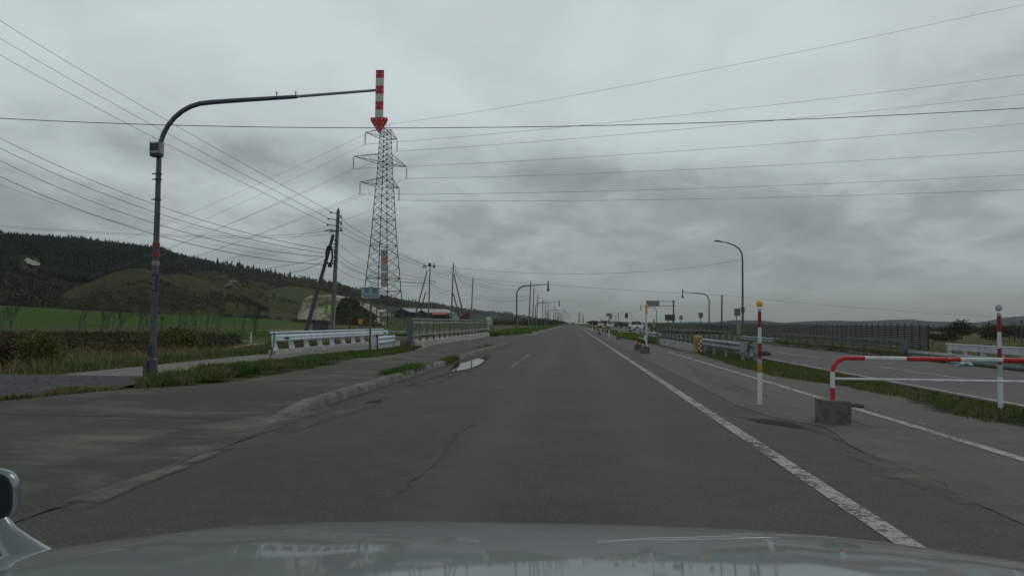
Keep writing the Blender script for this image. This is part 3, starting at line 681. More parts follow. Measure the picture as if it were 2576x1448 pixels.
K3 = VD(575, 714, 398); P = [VD(u, v, 398) for u, v in ((558, 724), (566, 716), (571, 713), (576, 707), (589, 704), (594, 707), (586, 711), (580, 713), (590, 719), (583, 718), (572, 719), (565, 722))]
struct(MB().prism([p+Vector((0, 0, .4*nz(p.x, p.z, .5))) for p in P], (-1.0, 6, -.5)).build('earth_scar', 'sand'))
# hills across the valley on the right and low dark land ahead of them
FAR = [(1480, 812), (1560, 811), (1640, 811), (1722, 810), (1787, 811), (1820, 809), (1841, 805.5), (1874, 805), (1928, 808), (1961, 812), (2004, 810), (2050, 808), (2097, 805), (2154, 807), (2252, 804), (2295, 803.5),
       (2351, 809), (2436, 811), (2478, 808), (2521, 798), (2576, 793), (2700, 785), (3100, 780), (3600, 790)]
def far_pt(u, t):
    v = interp(FAR, u)[0]; D = 2700; z1 = H+(horizon(u)-v)/F*D; d, hh = interp([(0, .75, -.1), (.5, .88, .55), (1, 1, 1), (1.4, 1.2, .3)], t)
    p = VD(u, horizon(u), D*d); return Vector((p.x, p.y, z1*hh+8*fbm(p.x, p.y, .004, 3)*min(1, t)*(t < .95)))
heightfield('far_hill', 160, 12, lambda a, b: far_pt(1480+2120*a, 1.4*b), 'hill_far')
def low_pt(u, t):
    v = interp([(1580, 815), (1600, 812), (1650, 811), (1700, 812.5), (1760, 815), (1820, 816)], u)[0]; D = 330; z1 = H+(horizon(u)-v)/F*D
    d, hh = interp([(0, .72, -.6), (.5, .9, .4), (1, 1, 1), (1.4, 1.2, .2)], t); p = VD(u, horizon(u), D*d); return Vector((p.x, p.y, z1*hh-.2))
heightfield('low_embankment', 24, 8, lambda a, b: low_pt(1580+240*a, 1.4*b), 'hill_ridge')

# ------------------------------------------------------------------ forest on the hills
def conifers(name, pts, h0, h1, m):
    vs = []; fs = []; o = 0
    for (x, y, z) in pts:
        h = random.uniform(h0, h1)*(1+.25*(random.random() < .12)); r = h*random.uniform(.17, .27)
        for (a, b, rr) in ((.10, .55, 1.0), (.38, .78, .72), (.62, 1.0, .45)):
            n = 6; ph = random.random()*6.28
            ring = [(x+math.cos(ph+6.283*k/n)*r*rr*random.uniform(.6, 1.2), y+math.sin(ph+6.283*k/n)*r*rr*random.uniform(.6, 1.2), z+h*(a+random.uniform(-.05, .05))) for k in range(n)]
            vs += ring+[(x+random.uniform(-.1, .1), y, z+h*b)]; fs += [(o+k, o+(k+1) % n, o+n) for k in range(n)]; o += n+1
    return raw(name, np.array(vs), np.array(fs), m)
con, bro, scr = [], [], []
while len(con) < 11500:
    u = random.uniform(-300, 700); t = random.uniform(.45, 1.12); p = ridge_pt(u, t)
    lo = .50+.26*sm((u-350)/300)+.12*fbm(p.x, p.y, .008, 4)-.10*sm((200-u)/300)
    if t > lo and not bare(p): con.append((p.x, p.y, p.z-.5))
while len(bro) < 4200:
    u = random.uniform(560, 1400); t = random.uniform(.35, 1.08); p = ridge_pt(u, t)
    if nz(p.x, p.y, .01, 5) > -.15 or t > .9: bro.append((p.x, p.y, p.z-.5))
while len(scr) < 5200:
    u = random.uniform(-200, 620); t = random.uniform(.12, .8); p = ridge_pt(u, t)
    if nz(p.x, p.y, .012, 5) > -.35 and not bare(p): scr.append((p.x, p.y, p.z-.3))
mixp = [p for p in con if random.random() < .42]
stuff(clumps('dark_wood', mixp, 1.8, 3.3, 14, 2.2, 'conifer', 1.4), 'dark rounded crowns mixed into the forest on the left ridge', 'forest')
stuff(conifers('conifer_forest', con, 4.0, 5.8, 'conifer'), 'dark conifer forest covering the top of the left ridge', 'forest')
con2 = []
while len(con2) < 260:
    u = random.choice([random.gauss(640, 30), random.uniform(700, 1350)]); p = ridge_pt(u, random.uniform(.95, 1.05)); con2.append((p.x, p.y, p.z-.5))
stuff(conifers('conifer_forest', con2, 6, 12, 'conifer'), 'sparse spiky conifers standing out on the far part of the ridge', 'forest')
stuff(clumps('broadleaf_wood', bro, 3.0, 6.5, 26, 2.6, 'broadleaf', 1.2), 'brown and green broadleaf wood on the far part of the ridge', 'wood')
stuff(clumps('scrub', scr, 1.6, 4.0, 22, 1.5, 'scrub', 1.0), 'brownish scrub on the lower slopes of the left ridge', 'scrub')
P = []
for ki, n_ in ((0, 520), (1, 420), (2, 260), (3, 260), (5, 300)):
    c_ = 0
    while c_ < n_:
        a_, b_ = random.random(), random.uniform(.06, .5); p = KN[ki](a_, b_)
        if ki < 4 and nz(p.x, p.y, .035, ki) < .02+.5*max(0, b_-.38): continue
        P.append((p.x, p.y, p.z-.4)); c_ += 1
stuff(clumps('scrub', P, .7, 2.2, 20, .8, 'scrub', .8), 'scattered brown scrub on the faces of the grassy knolls', 'scrub')
P = []
while len(P) < 900:
    y = random.uniform(230, 420); x = -150-random.uniform(0, 60)+.1*(y-230); P.append((x, y, gz(x, y)-.3))
stuff(clumps('scrub', P, .9, 2.6, 26, .9, 'scrub', .9), 'line of brown scrub along the top edge of the green field', 'scrub')
P = []
for _ in range(700):
    u = random.uniform(740, 960); D = random.uniform(235, 262); p = VD(u, horizon(u), D); P.append((p.x, p.y, gz(p.x, p.y)-.2))
stuff(clumps('scrub', P, .7, 1.6, 24, .7, 'scrub', .8), 'dark scrub at the foot of the pale quarry face', 'scrub')
P = []
for _ in range(900):
    y = 1/random.uniform(1/2200, 1/430); x = random.choice([-random.uniform(11, 30), -random.uniform(14, 80)]); P.append((x, y, 0))
stuff(clumps('roadside_trees', P, 1.4, 3.2, 24, 1.2, 'far_tree', 1.3), 'dark trees lining the left side of the road far ahead', 'trees')
P = []
for _ in range(500):
    y = 1/random.uniform(1/2400, 1/520); x = random.uniform(16, 70)+.02*y; P.append((x, y, -1))
stuff(clumps('roadside_trees', P, 1.2, 3.0, 24, 1.2, 'far_tree', 1.2), 'hazy trees right of the road far ahead', 'trees')
P = []
for _ in range(500):
    u = random.uniform(2330, 2760); D = random.uniform(420, 700); p = VD(u, horizon(u), D); P.append((p.x, p.y, -1.6))
stuff(clumps('hedge_trees', P, 1.5, 3.8, 24, 1.4, 'far_tree', 1.0), 'line of low trees along the far edge of the right field', 'trees')

# ------------------------------------------------------------------ single bushes and trees
def bush(u, v, D, w, h, label, m='bush_green', n=2600, size=.12, stem=True, name='bush', cat='bush', z=None):
    p = VD(u, v, D); zz = gz(p.x, p.y) if z is None else z
    t = thing(name, label, cat, (p.x, p.y, zz))
    leaves(n, (0, 0, h*.5), (w/2, w/2*.8, h*.58), size, m, 'foliage', t)
    b = MB()
    for k in range(7):
        a = k*.9; b.tube([(0, 0, -.1), (.12*w*math.cos(a), .12*w*math.sin(a), h*.3), (.28*w*math.cos(a), .28*w*math.sin(a), h*.75)], [.025, .018, .006], 5)
    b.build('stems', 'bark', t); return t
bush(92, 905, 21, 1.75, 1.0, 'rounded yellow green bush at the left edge in front of the brown thicket', 'bush_green', 5200, .075)
bush(-5, 905, 19, .9, .9, 'darker shrub cut by the left picture edge beside the yellow green bush', 'brush_brown', 1800, .08)
bush(458, 856, 44, 3.0, 1.5, 'dark green shrub growing on the stream bank right of the near arrow sign pole', 'bush_green', 2200, .17)
bush(700, 848, 40, 1.6, .9, 'small yellow brown bush behind the left end of the white bridge rail', 'grass_dry', 1300, .11)
bush(760, 850, 44, 2.0, .9, 'low brown bush behind the middle of the white bridge rail', 'brush_brown', 1300, .12)
bush(2370, 848, 150, 6.6, 2.2, 'low rounded shrub right of the end of the snow fence', 'far_tree', 1500, .32, z=-1.7)
def crown_tree(u, v, D, h, w, label, m='far_tree', n=2400, size=.38, z=-1.7, name='tree'):
    p = VD(u, v, D); t = thing(name, label, 'tree', (p.x, p.y, z)); b = MB()
    b.tube([(0, 0, -.3), (.05, 0, h*.3), (-.05, .1, h*.6), (0, 0, h*.85)], [.03*h, .022*h, .015*h, .004*h], 7)
    for k in range(8):
        a = k*2.4; z0 = h*(.22+.07*k); b.tube([(0, 0, z0), (.25*w*math.cos(a), .25*w*math.sin(a), z0+.14*h), (.42*w*math.cos(a), .42*w*math.sin(a), z0+.24*h)], [.012*h, .008*h, .002*h], 5)
    b.build('trunk', 'bark', t); leaves(n, (0, 0, h*.58), (w/2, w/2, h*.45), size, m, 'crown', t); return t
crown_tree(2419, 850, 170, 4.4, 7.5, 'dark round tree in the right field left of the grey topped snow pole')
crown_tree(2500, 860, 150, 3.9, 8.5, 'broad brownish tree directly behind the grey topped snow pole', 'scrub_field')
crown_tree(2552, 860, 165, 3.8, 9, 'brownish tree at the right picture edge behind the white bridge rail', 'scrub_field')
crown_tree(1522, 816, 560, 4.2, 9, 'dark low tree clump just right of the farthest white car', size=.8, z=-.8)
crown_tree(1494, 816, 640, 4.4, 11, 'dark low tree clump left of the farthest white car', size=.8, z=-.8)

def bare_tree(u, v, D, h, label, seed, m='twig_grey', spread=.5, stems=3):
    random.seed(seed); p = VD(u, v, D); t = thing('bare_tree', label, 'tree', (p.x, p.y, gz(p.x, p.y)), group='bare trees standing in the left field'); b = MB(); c = MB()
    px = D/F
    def br(bb, a, d, L, r, k):
        e = a+d*L; mid = a.lerp(e, .5)+Vector((random.gauss(0, .04), random.gauss(0, .04), 0))*L
        bb.tube([a, mid, e], [r, r*.8, r*.5], 4 if k else 5, False)
        if k >= 4: return
        for _ in range(3 if k < 3 else 2):
            nd = (d+Vector((random.gauss(0, .42), random.gauss(0, .42), random.uniform(.0, .35)))).normalized()
            br(c, a.lerp(e, random.uniform(.45, 1)), nd, L*random.uniform(.5, .75), max(r*.55, px*.28), k+1)
    for s_ in range(stems):
        br(b, Vector((random.gauss(0, .25), random.gauss(0, .25), -.2)), Vector((random.gauss(0, .22)*spread, random.gauss(0, .22)*spread, 1)).normalized(), h*.52, max(.03, px*.7), 0)
    b.build('trunk', m, t); c.build('branches', m, t)
bt = [(205, 850, 62, 4.6, 'bare tree standing left of the near arrow sign pole, nearest to the picture edge'), (250, 852, 66, 5.2, 'leaning bare tree in the field below the highest grassy knoll'), (268, 848, 70, 4.4, 'slender bare tree just right of the leaning one below the knoll'),
      (292, 845, 74, 3.6, 'small bare sapling between the leaning tree and the arrow sign pole'), (355, 850, 66, 4.6, 'bare tree close on the left of the near arrow sign pole'), (372, 852, 64, 4.0, 'thin bare tree almost touching the left side of the near arrow sign pole'),
      (412, 848, 70, 4.2, 'bare tree close on the right of the near arrow sign pole'), (455, 850, 66, 4.8, 'crooked bare tree above the dark green shrub'), (487, 838, 90, 5.0, 'pale bare tree right of the crooked one in the field'),
      (520, 842, 84, 4.4, 'twiggy grey tree at the bend of the field track'), (556, 838, 95, 6.6, 'tall pale bare tree on the knoll side of the field'), (600, 842, 88, 4.6, 'bare tree at the right end of the field row'), (640, 842, 88, 3.6, 'low bare tree left of the white bridge rail'),
      (30, 850, 64, 3.2, 'bushy bare tree near the left picture edge')]
for i, (u, v, D, h, l) in enumerate(bt): bare_tree(u, v, D, h, l, 40+i)
random.seed(99)

# ------------------------------------------------------------------ arched arrow signs over the road edge
def arc_pts(h, arm, rise=.35, bend=1.25):
    """pole up, quarter bend, arm towards +x"""
    pts = [(0, 0, z) for z in (0, h*.3, h*.62, h-bend)]
    for k in range(1, 9):
        a = k/8*math.pi/2; pts.append((bend*(1-math.cos(a)), 0, h-bend+bend*math.sin(a)))
    return pts
def arrow_sign(x, y, h, arm, label, face=1, detail=False, alen=1.02, wscale=1.0, group=None):
    """face=1: we look at the striped face; -1: at the grey back. arm reaches towards +x (or -x with face -1)"""
    t = thing('arrow_sign', label, 'road sign', (x, y, 0), group=group)
    s = 1 if arm > 0 else -1; A = abs(arm); m = 'lamp_steel'; bd = 1.15 if not detail else 1.10
    pts = arc_pts(h, A, 0, bd); pts = [(p[0]*s, p[1], p[2]) for p in pts]
    b = MB(); r0 = (.079 if detail else .10)*wscale
    b.tube(pts[:4], [r0*1.0, r0*.9, r0*.75, r0*.68], 12); b.build('pole', m, t, True)
    b = MB(); k = pts[3:]; mid = (s*(bd+(A-bd)*.52), 0, h+.10)
    b.tube(k+[(s*(bd+.5), 0, h+.03), mid], [r0*.66]*len(k)+[r0*.62, r0*.52], 10); b.build('bent_arm', m, t, True)
    b = MB(); b.tube([(mid[0]-s*.1, 0, mid[2]-.003), (s*A, 0, h+.22)], [r0*.40, r0*.36], 9); b.build('outer_arm', 'galvanised' if detail else m, t, True)
    # the board: striped shaft above a downward arrowhead
    L = alen*1.0; w = .165*wscale; x0 = s*(A+.02); zt = h+.22+.40*L
    st = L/6
    sh = MB(); f = -1
    for i in range(6):
        sh.k = i % 2; sh.box((x0, -.08*f*-1 if False else -.05, zt-st*(i+.5)), (w, .05, st-.002))
    sh.build('board', ['red_paint' if detail else 'arrow_backlit', 'sign_white' if not detail else 'arrow_white'] if face > 0 else ['sign_back', 'sign_back'], t)
    hd = MB(); zb = zt-L; q = [(-.17, 0), (-.185, -.03), (-.165, -.09), (-.02, -.31), (0, -.325), (.02, -.31), (.165, -.09), (.185, -.03), (.17, 0)]
    hd.prism([(x0+a*wscale, -.08, zb+c*wscale) for a, c in q], (0, .06, 0)); hd.build('arrowhead', ('red_paint' if detail else 'arrow_backlit') if face > 0 else 'sign_back', t)
    if detail:
        for i in (0, 2, 4):
            for dx in (-.055, .055): rf = MB(); rf.ball((x0+dx, -.078, zt-st*(i+.5)), .014, 8, 5, (1, .5, 1)); rf.build('reflector', 'white_paint', t)
        for a, c in ((-.14, -.04), (-.06, -.035), (.06, -.035), (.14, -.04), (-.09, -.12), (.09, -.12), (-.05, -.20), (.05, -.20), (0, -.275)): rf = MB(); rf.ball((x0+a, -.083, zb+c), .013, 8, 5, (1, .5, 1)); rf.build('reflector', 'white_paint', t)
    bx = MB(); bz = h-bd-.12 if not detail else h-1.02
    bw = .25 if detail else .22; bx.box((0, -.10, bz), (bw, .20, .25 if detail else .30), bev=.03); o = bx.build('control_box', 'sign_back', t)
    if detail:
        d = MB(); d.box((0, -.205, bz+.01), (.19, .014, .16)); d.build('dark_panel', 'dark_board', o)
        d = MB(); d.box((0, -.206, bz+.105), (.12, .01, .025)); d.build('name_tag', 'white_paint', o); d = MB(); d.box((0, -.206, bz-.085), (.18, .012, .014)); d.build('light_trim', 'white_paint', o)
        d = MB(); d.box((0, -.10, bz-.155), (.22, .16, .05)); d.build('lower_box', 'dark_board', o)
        for dx in (.0, .42):
            d = MB(); d.tube([(mid[0]-.45+dx, 0, mid[2]+.03), (mid[0]-.45+dx, 0, mid[2]+.10)], .012, 6); d.box((mid[0]-.45+dx, 0, mid[2]+.10), (.05, .02, .015)); d.build('bracket', 'galvanised', t)
        for z, n_ in ((3.86, 0), (4.3, 1), (4.42, 1)): d = MB(); d.tube([(0, 0, z), (0, 0, z+.03)], r0*.9, 12); d.box((-.08, -.02, z+.015), (.09, .03, .02)); d.build('clamp', 'dark_steel', t)
        for z in (2.62, 2.81):
            d = MB(); d.tube([(0, 0, z), (0, 0, z+.12)], r0*.99, 14); d.build('red_band', 'red_sticker', t)
        d = MB(); d.tube([(0, 0, 1.88), (0, 0, 2.26)], r0*.965, 14); d.build('blue_band', 'blue_sticker', t)
        text('M3-9W04', 'band_text', .07, 'text_light', t, (.018, -.0775, 2.07), (R(90), R(-90), 0), .001, 'CENTER')
        d = MB(); d.tube([(0, 0, 2.44), (0, 0, 2.54)], r0*.99, 14); d.build('grey_band', 'sign_back', t)
        d = MB(); d.tube([(0, 0, 0), (0, 0, .42), (0, 0, .46)], [r0*1.3, r0*1.3, r0], 14); d.box((-.09, -.08, .22), (.09, .10, .34)); d.build('foot_sleeve', 'lamp_steel', t)
        d = MB(); d.box((-.01, -.13, .62), (.09, .012, .22)); d.build('hatch', 'dark_steel', t)
    return t
arrow_sign(-9.0, 15.6, 5.99, 4.85, 'nearest arched arrow sign, its pole banded in red, its striped arrow hanging before the pylon', 1, True)
LA = [(100, -7.5, 'second arched arrow sign on the left, standing past the grey railing by the pole row'), (184, -9.2, 'third arched arrow sign on the left, overlapping the tall poles of the row'), (293, -10, 'fourth arched arrow sign on the left, small and dark'),
      (384, -10, 'fifth arched arrow sign on the left, counting from the nearest'), (495, -10, 'sixth arched arrow sign on the left, faint in the haze'), (627, -10, 'seventh arched arrow sign on the left, tiny in the haze'),
      (760, -10, 'eighth arched arrow sign on the left, a thin trace before the vanishing point'), (900, -10, 'last visible arched arrow sign on the left, nearest to the vanishing point')]
for i, (Y, x, l) in enumerate(LA):
    q = arrow_sign(x, Y, 6.15, -3.4-x if i else 4.15, l, 1, False, 1.0, 1.25, 'arched arrow signs along the left edge of the road')
RA = [(121, 21.3, 17.2, 'nearest arched arrow sign seen from behind, right of the overhead signs'), (227, 24.6, 20, 'arched arrow pole behind the nearer overhead sign'), (348, 26.6, 22.4, 'arched arrow pole right of the farther overhead sign'),
      (470, 26.2, 22.4, 'faint arched arrow pole above the farthest snow poles'), (600, 28.4, 23.7, 'tiny arched arrow pole left of the farther overhead sign'), (730, 28.4, 23.7, 'most distant arched arrow pole on the right side')]
for Y, x, xa, l in RA: arrow_sign(x, Y, 6.15, xa-x, l, -1, False, 1.1, 1.25, 'arched arrow signs seen from behind on the right')

# ------------------------------------------------------------------ tall road lamp
p = G(1868.5, 849); t = thing('street_lamp', 'tall curved street lamp rising behind the yellow topped snow pole', 'street lamp', (p.x, p.y, -.3)); hb = 9.7
b = MB(); b.tube([(0, 0, 0), (0, 0, 3), (0, 0, 8.1)], [.13, .115, .085], 10); b.build('pole', 'galvanised_dark', t, True)
b = MB(); b.tube([(0, 0, 8.1), (-.05, 0, 8.75), (-.3, 0, 9.25), (-.8, 0, 9.62), (-1.5, 0, 9.88), (-2.1, 0, 9.98)], [.085, .08, .075, .07, .06, .05], 8); b.build('arm', 'galvanised_dark', t, True)
b = MB(); b.prism([(-2.05, -.12, 9.94), (-2.05, -.12, 10.04), (-2.6, -.12, 10.14), (-2.8, -.12, 10.08), (-2.78, -.12, 10.0)], (0, .24, 0)); b.build('lamp_head', 'dark_steel', t)
b = MB(); b.box((0, -.05, 3.1), (.34, .3, .5), bev=.04); b.build('control_box', 'galvanised_dark', t)

# ------------------------------------------------------------------ snow poles
def snow_pole(x, y, h, label, style, group=None, z=0.0, far=False):
    t = thing('snow_pole', label, 'marker pole', (x, y, z), group=group); k = 1.0 if not far else 1.5
    r1, r2 = .0285*k, .0375*k
    if style in ('amber', 'grey'):
        zs = h*.455
        b = MB(); b.k = 0; b.tube([(0, 0, 0), (0, 0, zs*(.70 if style == 'amber' else .74))], r2, 16); b.k = 1 if style == 'amber' else 2
        b.tube([(0, 0, zs*(.70 if style == 'amber' else .74)), (0, 0, zs*.90)], r2*1.004, 16); b.k = 2; b.tube([(0, 0, zs*.90), (0, 0, zs)], r2*1.01, 16); b.build('lower_tube', ['white_paint', 'amber_paint', 'grey_plastic'], t, True)
        b = MB(); seg = [(zs, .62, 1), (zs+.62/3, 0, 0)]; L = h*.925-zs
        for i in range(3): b.k = (1, 0, 1)[i]; b.tube([(0, 0, zs+L*i/3), (0, 0, zs+L*(i+1)/3)], r1, 14)
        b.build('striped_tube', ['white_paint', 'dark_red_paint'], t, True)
        b = MB(); b.tube([(0, 0, h*.925), (0, 0, h*.955)], r1*.96, 12); b.build('collar', 'grey_plastic', t)
        b = MB(); b.ball((0, 0, h+.005), .054, 20, 12, (1, .55, 1)); b.build('reflector_ball', 'amber_reflector' if style == 'amber' else 'grey_plastic', t, True)
    elif style == 'white':
        b = MB(); b.tube([(0, 0, 0), (0, 0, h*.80)], .045, 14); b.build('white_tube', 'white_paint', t, True)
        b = MB(); b.tube([(0, 0, h*.80), (0, 0, h*.90)], .042, 12); b.build('brown_reflector', 'amber_paint', t)
        b = MB(); b.tube([(0, 0, h*.90), (0, 0, h*.955)], [.03, .045], 12); b.ball((0, 0, h), .075, 14, 10, (1, .6, 1)); b.build('reflector_ball', 'amber_reflector', t, True)
    else:
        b = MB(); b.k = 0; b.tube([(0, 0, 0), (0, 0, h*.42)], r2, 10); b.k = 1; b.tube([(0, 0, h*.42), (0, 0, h*.62)], r1*1.1, 8)
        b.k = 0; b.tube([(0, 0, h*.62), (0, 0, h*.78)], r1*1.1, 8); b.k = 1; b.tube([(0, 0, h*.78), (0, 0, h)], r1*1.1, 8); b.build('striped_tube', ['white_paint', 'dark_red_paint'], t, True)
        if style == 'stripe_amber':
            b = MB(); b.ball((0, 0, h+.04), .07, 10, 7); b.build('reflector_ball', 'amber_reflector', t, True)
    return t
snow_pole(3.04, 12.66, 1.64, 'nearest red and white snow pole, topped by a yellow ball, between the lanes', 'amber')
snow_pole(6.60, 12.33, 1.60, 'red and white snow pole with a grey ball at the right edge behind the barrier', 'grey')
snow_pole(3.23, 33.9, 1.80, 'white pole with an orange ball tied to the small red and white gate', 'white', None, .30)
SG = 'snow poles lining the road ahead'
snow_pole(3.08, 65.6, 1.7, 'dark and white snow pole with an orange tip at the long barred barrier', 'stripe_amber', SG, far=True)
snow_pole(3.11, 85.2, 1.7, 'snow pole left of the orange tipped one, dark above and white below', 'stripe', SG, far=True)
snow_pole(2.96, 118, 1.7, 'snow pole between the farthest white car and the vanishing road', 'stripe', SG, far=True)
snow_pole(3.0, 150, 1.7, 'faint snow pole, fourth along the line toward the vanishing point', 'stripe', SG, far=True)
snow_pole(3.0, 185, 1.7, 'faint snow pole, fifth along the line toward the vanishing point', 'stripe', SG, far=True)
snow_pole(3.0, 230, 1.7, 'faint snow pole, farthest one to be made out on the line', 'stripe', SG, far=True)
snow_pole(6.96, 66.2, 1.7, 'dark and white snow pole right of the white car by the far barrier', 'stripe', SG, far=True)
snow_pole(7.0, 84, 1.7, 'dark topped snow pole just left of the white front car', 'stripe', SG, far=True)
snow_pole(9.3, 175, 1.9, 'grey snow pole between the overhead sign post and the arched arrow pole', 'stripe', SG, far=True)
for i, Y in enumerate((100, 135, 168, 205, 260)):
    t = snow_pole(4.1, Y, .8, ('nearest', 'second', 'third', 'fourth', 'fifth')[i]+' of the short white delineator posts on the far median', 'stripe', 'short delineator posts on the far median', far=True)

# ------------------------------------------------------------------ red and white tube barriers on concrete blocks
def barrier(xl, xr, y, h, label, bh=.30, seg=None, yaw=0.0, low=True, name='barrier'):
    t = thing(name, label, 'barrier', (xl, y, 0), yaw); L = xr-xl; r = .030; rb = .20
    for k, x in enumerate((0, L)):
        b = MB(); b.box((x, 0, bh/2), (.36, .36, bh), .04, .015); o = b.build('concrete_block', 'block_concrete', t)
    pts = [Vector((0, 0, bh-.02))]+[Vector((0, 0, bh+(h-rb-bh)*f)) for f in (.33, .66, 1)]
    def path(s):               # point at arc length s
        v1 = h-rb-bh+.02; qa = rb*math.pi/2; hz_ = L-2*rb
        if s < v1: return Vector((0, 0, bh-.02+s))
        s -= v1
        if s < qa: a = s/rb; return Vector((rb-rb*math.cos(a), 0, h-rb+rb*math.sin(a)))
        s -= qa
        if s < hz_: return Vector((rb+s, 0, h))
        s -= hz_
        if s < qa: a = s/rb; return Vector((L-rb+rb*math.sin(a), 0, h-rb+rb*math.cos(a)))
        return Vector((L, 0, h-rb-(s-qa)))
    tot = 2*(h-rb-bh+.02)+rb*math.pi+L-2*rb
    cuts = seg or [0, .18, .40, .92, 1.46, 2.16, 2.70, 3.3, 3.6, 3.8, 4.0, tot]
    cuts = [c for c in cuts if c < tot]+[tot]
    for i in range(len(cuts)-1):
        a, c = cuts[i], cuts[i+1]; n = max(2, int((c-a)/.035)); q = MB(); q.tube([path(a+(c-a)*j/n) for j in range(n+1)], r if i % 2 else r*1.02, 16, True)
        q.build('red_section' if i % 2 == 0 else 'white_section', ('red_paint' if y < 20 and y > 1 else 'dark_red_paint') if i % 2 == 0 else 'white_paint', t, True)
    if low:
        b = MB(); zl = bh+(h-bh)*.50; b.tube([(r, 0, zl), (L-r, 0, zl)], .017, 10); b.build('lower_bar', 'white_paint', t, True)
    return t
B = barrier(3.515, 6.42, 10.62, .865, 'red and white tubular barrier on concrete blocks, nearest at the right edge', .30)
ch = MB()
for x, z, w in ((.28, .025, .03), (.33, .022, .02), (.37, .024, .03), (.235, .018, .02), (1.30, .020, .03), (1.52, .018, .04), (1.56, .026, .02), (1.75, .012, .015), (1.42, .026, .012)):
    th = math.acos(min(1, z/.0312)); ch.box((x, -.0312*math.sin(th)-.0, .865+.0312*math.cos(th)*.9), (w, .004, .008), 0)
ch.build('paint_chips', 'white_paint', B)
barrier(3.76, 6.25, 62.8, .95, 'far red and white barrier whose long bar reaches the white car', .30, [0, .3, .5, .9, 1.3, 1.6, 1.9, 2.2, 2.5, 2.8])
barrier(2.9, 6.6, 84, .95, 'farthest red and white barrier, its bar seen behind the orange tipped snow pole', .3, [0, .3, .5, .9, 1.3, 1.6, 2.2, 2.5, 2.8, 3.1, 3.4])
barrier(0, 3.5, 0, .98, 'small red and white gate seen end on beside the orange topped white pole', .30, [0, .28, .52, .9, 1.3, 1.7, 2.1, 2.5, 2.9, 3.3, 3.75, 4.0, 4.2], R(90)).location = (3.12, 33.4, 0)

# ------------------------------------------------------------------ guard rails
def guard_rail(name, label, pts, z0, top, m='galvanised', post='galvanised', step=2.0, end=None, width=.12, off=.06, cat='guard rail', side=-1):
    """W-profile beam along pts [(x,y)...]; posts behind it"""
    P = [Vector((x, y, 0)) for x, y in pts]; t = thing(name, label, cat, (P[0].x, P[0].y, z0)); o0 = P[0]
    prof = [(0, top), (-.028, top-.015), (-.055, top-.06), (-.055, top-.10), (0, top-.15), (0, top-.19), (-.055, top-.24), (-.055, top-.28), (-.028, top-.325), (0, top-.34)]
    d = (P[-1]-P[0]).normalized(); nrm = Vector((d.y, -d.x, 0))*side*-1
    fine = []
    for a, b_ in zip(P[:-1], P[1:]):
        k = max(1, int((b_-a).length/1.0)); fine += [a.lerp(b_, i/k) for i in range(k)]
    fine.append(P[-1]); vs = []; n = len(prof)
    for p in fine: vs += [p-o0+nrm*(-q[0]+off)+Vector((0, 0, q[1])) for q in prof]+[p-o0+nrm*(-q[0]+off-.006)+Vector((0, 0, q[1])) for q in prof]
    b = MB(); fs = []
    for i in range(len(fine)-1):
        for j in range(n-1):
            a, c = 2*n*i+j, 2*n*(i+1)+j; fs += [(a, a+1, c+1, c), (a+n, c+n, c+n+1, a+n+1)]
    for i in (0, len(fine)-1):
        for j in range(n-1): a = 2*n*i+j; fs.append((a, a+1, a+1+n, a+n))
    b.add(vs, fs); b.build('beam', m, t, True)
    Lt = (P[-1]-P[0]).length; k = max(1, round(Lt/step))
    for i in range(k+1):
        f = i/k*.96+.02; idx = f*(len(P)-1); a = int(min(idx, len(P)-2)); p = P[a].lerp(P[a+1], idx-a)
        q = MB(); q.tube([p-o0+Vector((0, 0, -.25)), p-o0+Vector((0, 0, top-.06))], .065, 12); q.build('post', post, t, True)
    if end is not None:
        for e in (end if isinstance(end, (list, tuple)) else [end]):
            p = P[0] if e == 0 else P[-1]; s = -1 if e == 0 else 1; q = MB(); pr = []
            for a in range(9): an = math.pi*(a/8)-math.pi/2; pr.append(p-o0+d*s*(.06+.14*math.cos(an))+nrm*(off-.10+.14*math.sin(an)+.06)+Vector((0, 0, top-.36)))
            q.prism(pr, (0, 0, .38)); q.build('end_terminal', m, t, True)
    return t
def bolt_box(): pass
guard_rail('guard_rail', 'silver guard rail on the median starting at the yellow striped buffer', [(5.80, 34.0), (5.85, 31), (5.98, 27.1)], 0, .69, end=1)
guard_rail('guard_rail', 'silver guard rail end standing just left of the yellow topped snow pole', [(7.1, 34.0), (6.75, 31), (6.33, 26.9)], 0, .69, end=1, side=1)
guard_rail('guard_rail', 'silver guard rail across the far carriageway, left of the long far railing', [(13.75, 63), (13.75, 52)], -.35, .76, step=3)
guard_rail('guard_rail', 'silver guard rail across the far carriageway running to the right picture edge', [(13.75, 32.0), (13.75, 24), (13.78, 12)], -.35, .68, end=0, step=3.6)
guard_rail('guard_rail', 'short silver guard rail at the far left end of the median bridge railing', [(5.3, 58), (5.5, 49.8)], 0, .72, end=0, step=2.5)
t = thing('retaining_wall', 'low pale concrete wall behind the right guard rail', 'wall', (14.25, 10, -.5)); b = MB(); b.box((0, 11, .34), (.2, 22, .72)); b.build('wall', 'kerb_concrete', t)

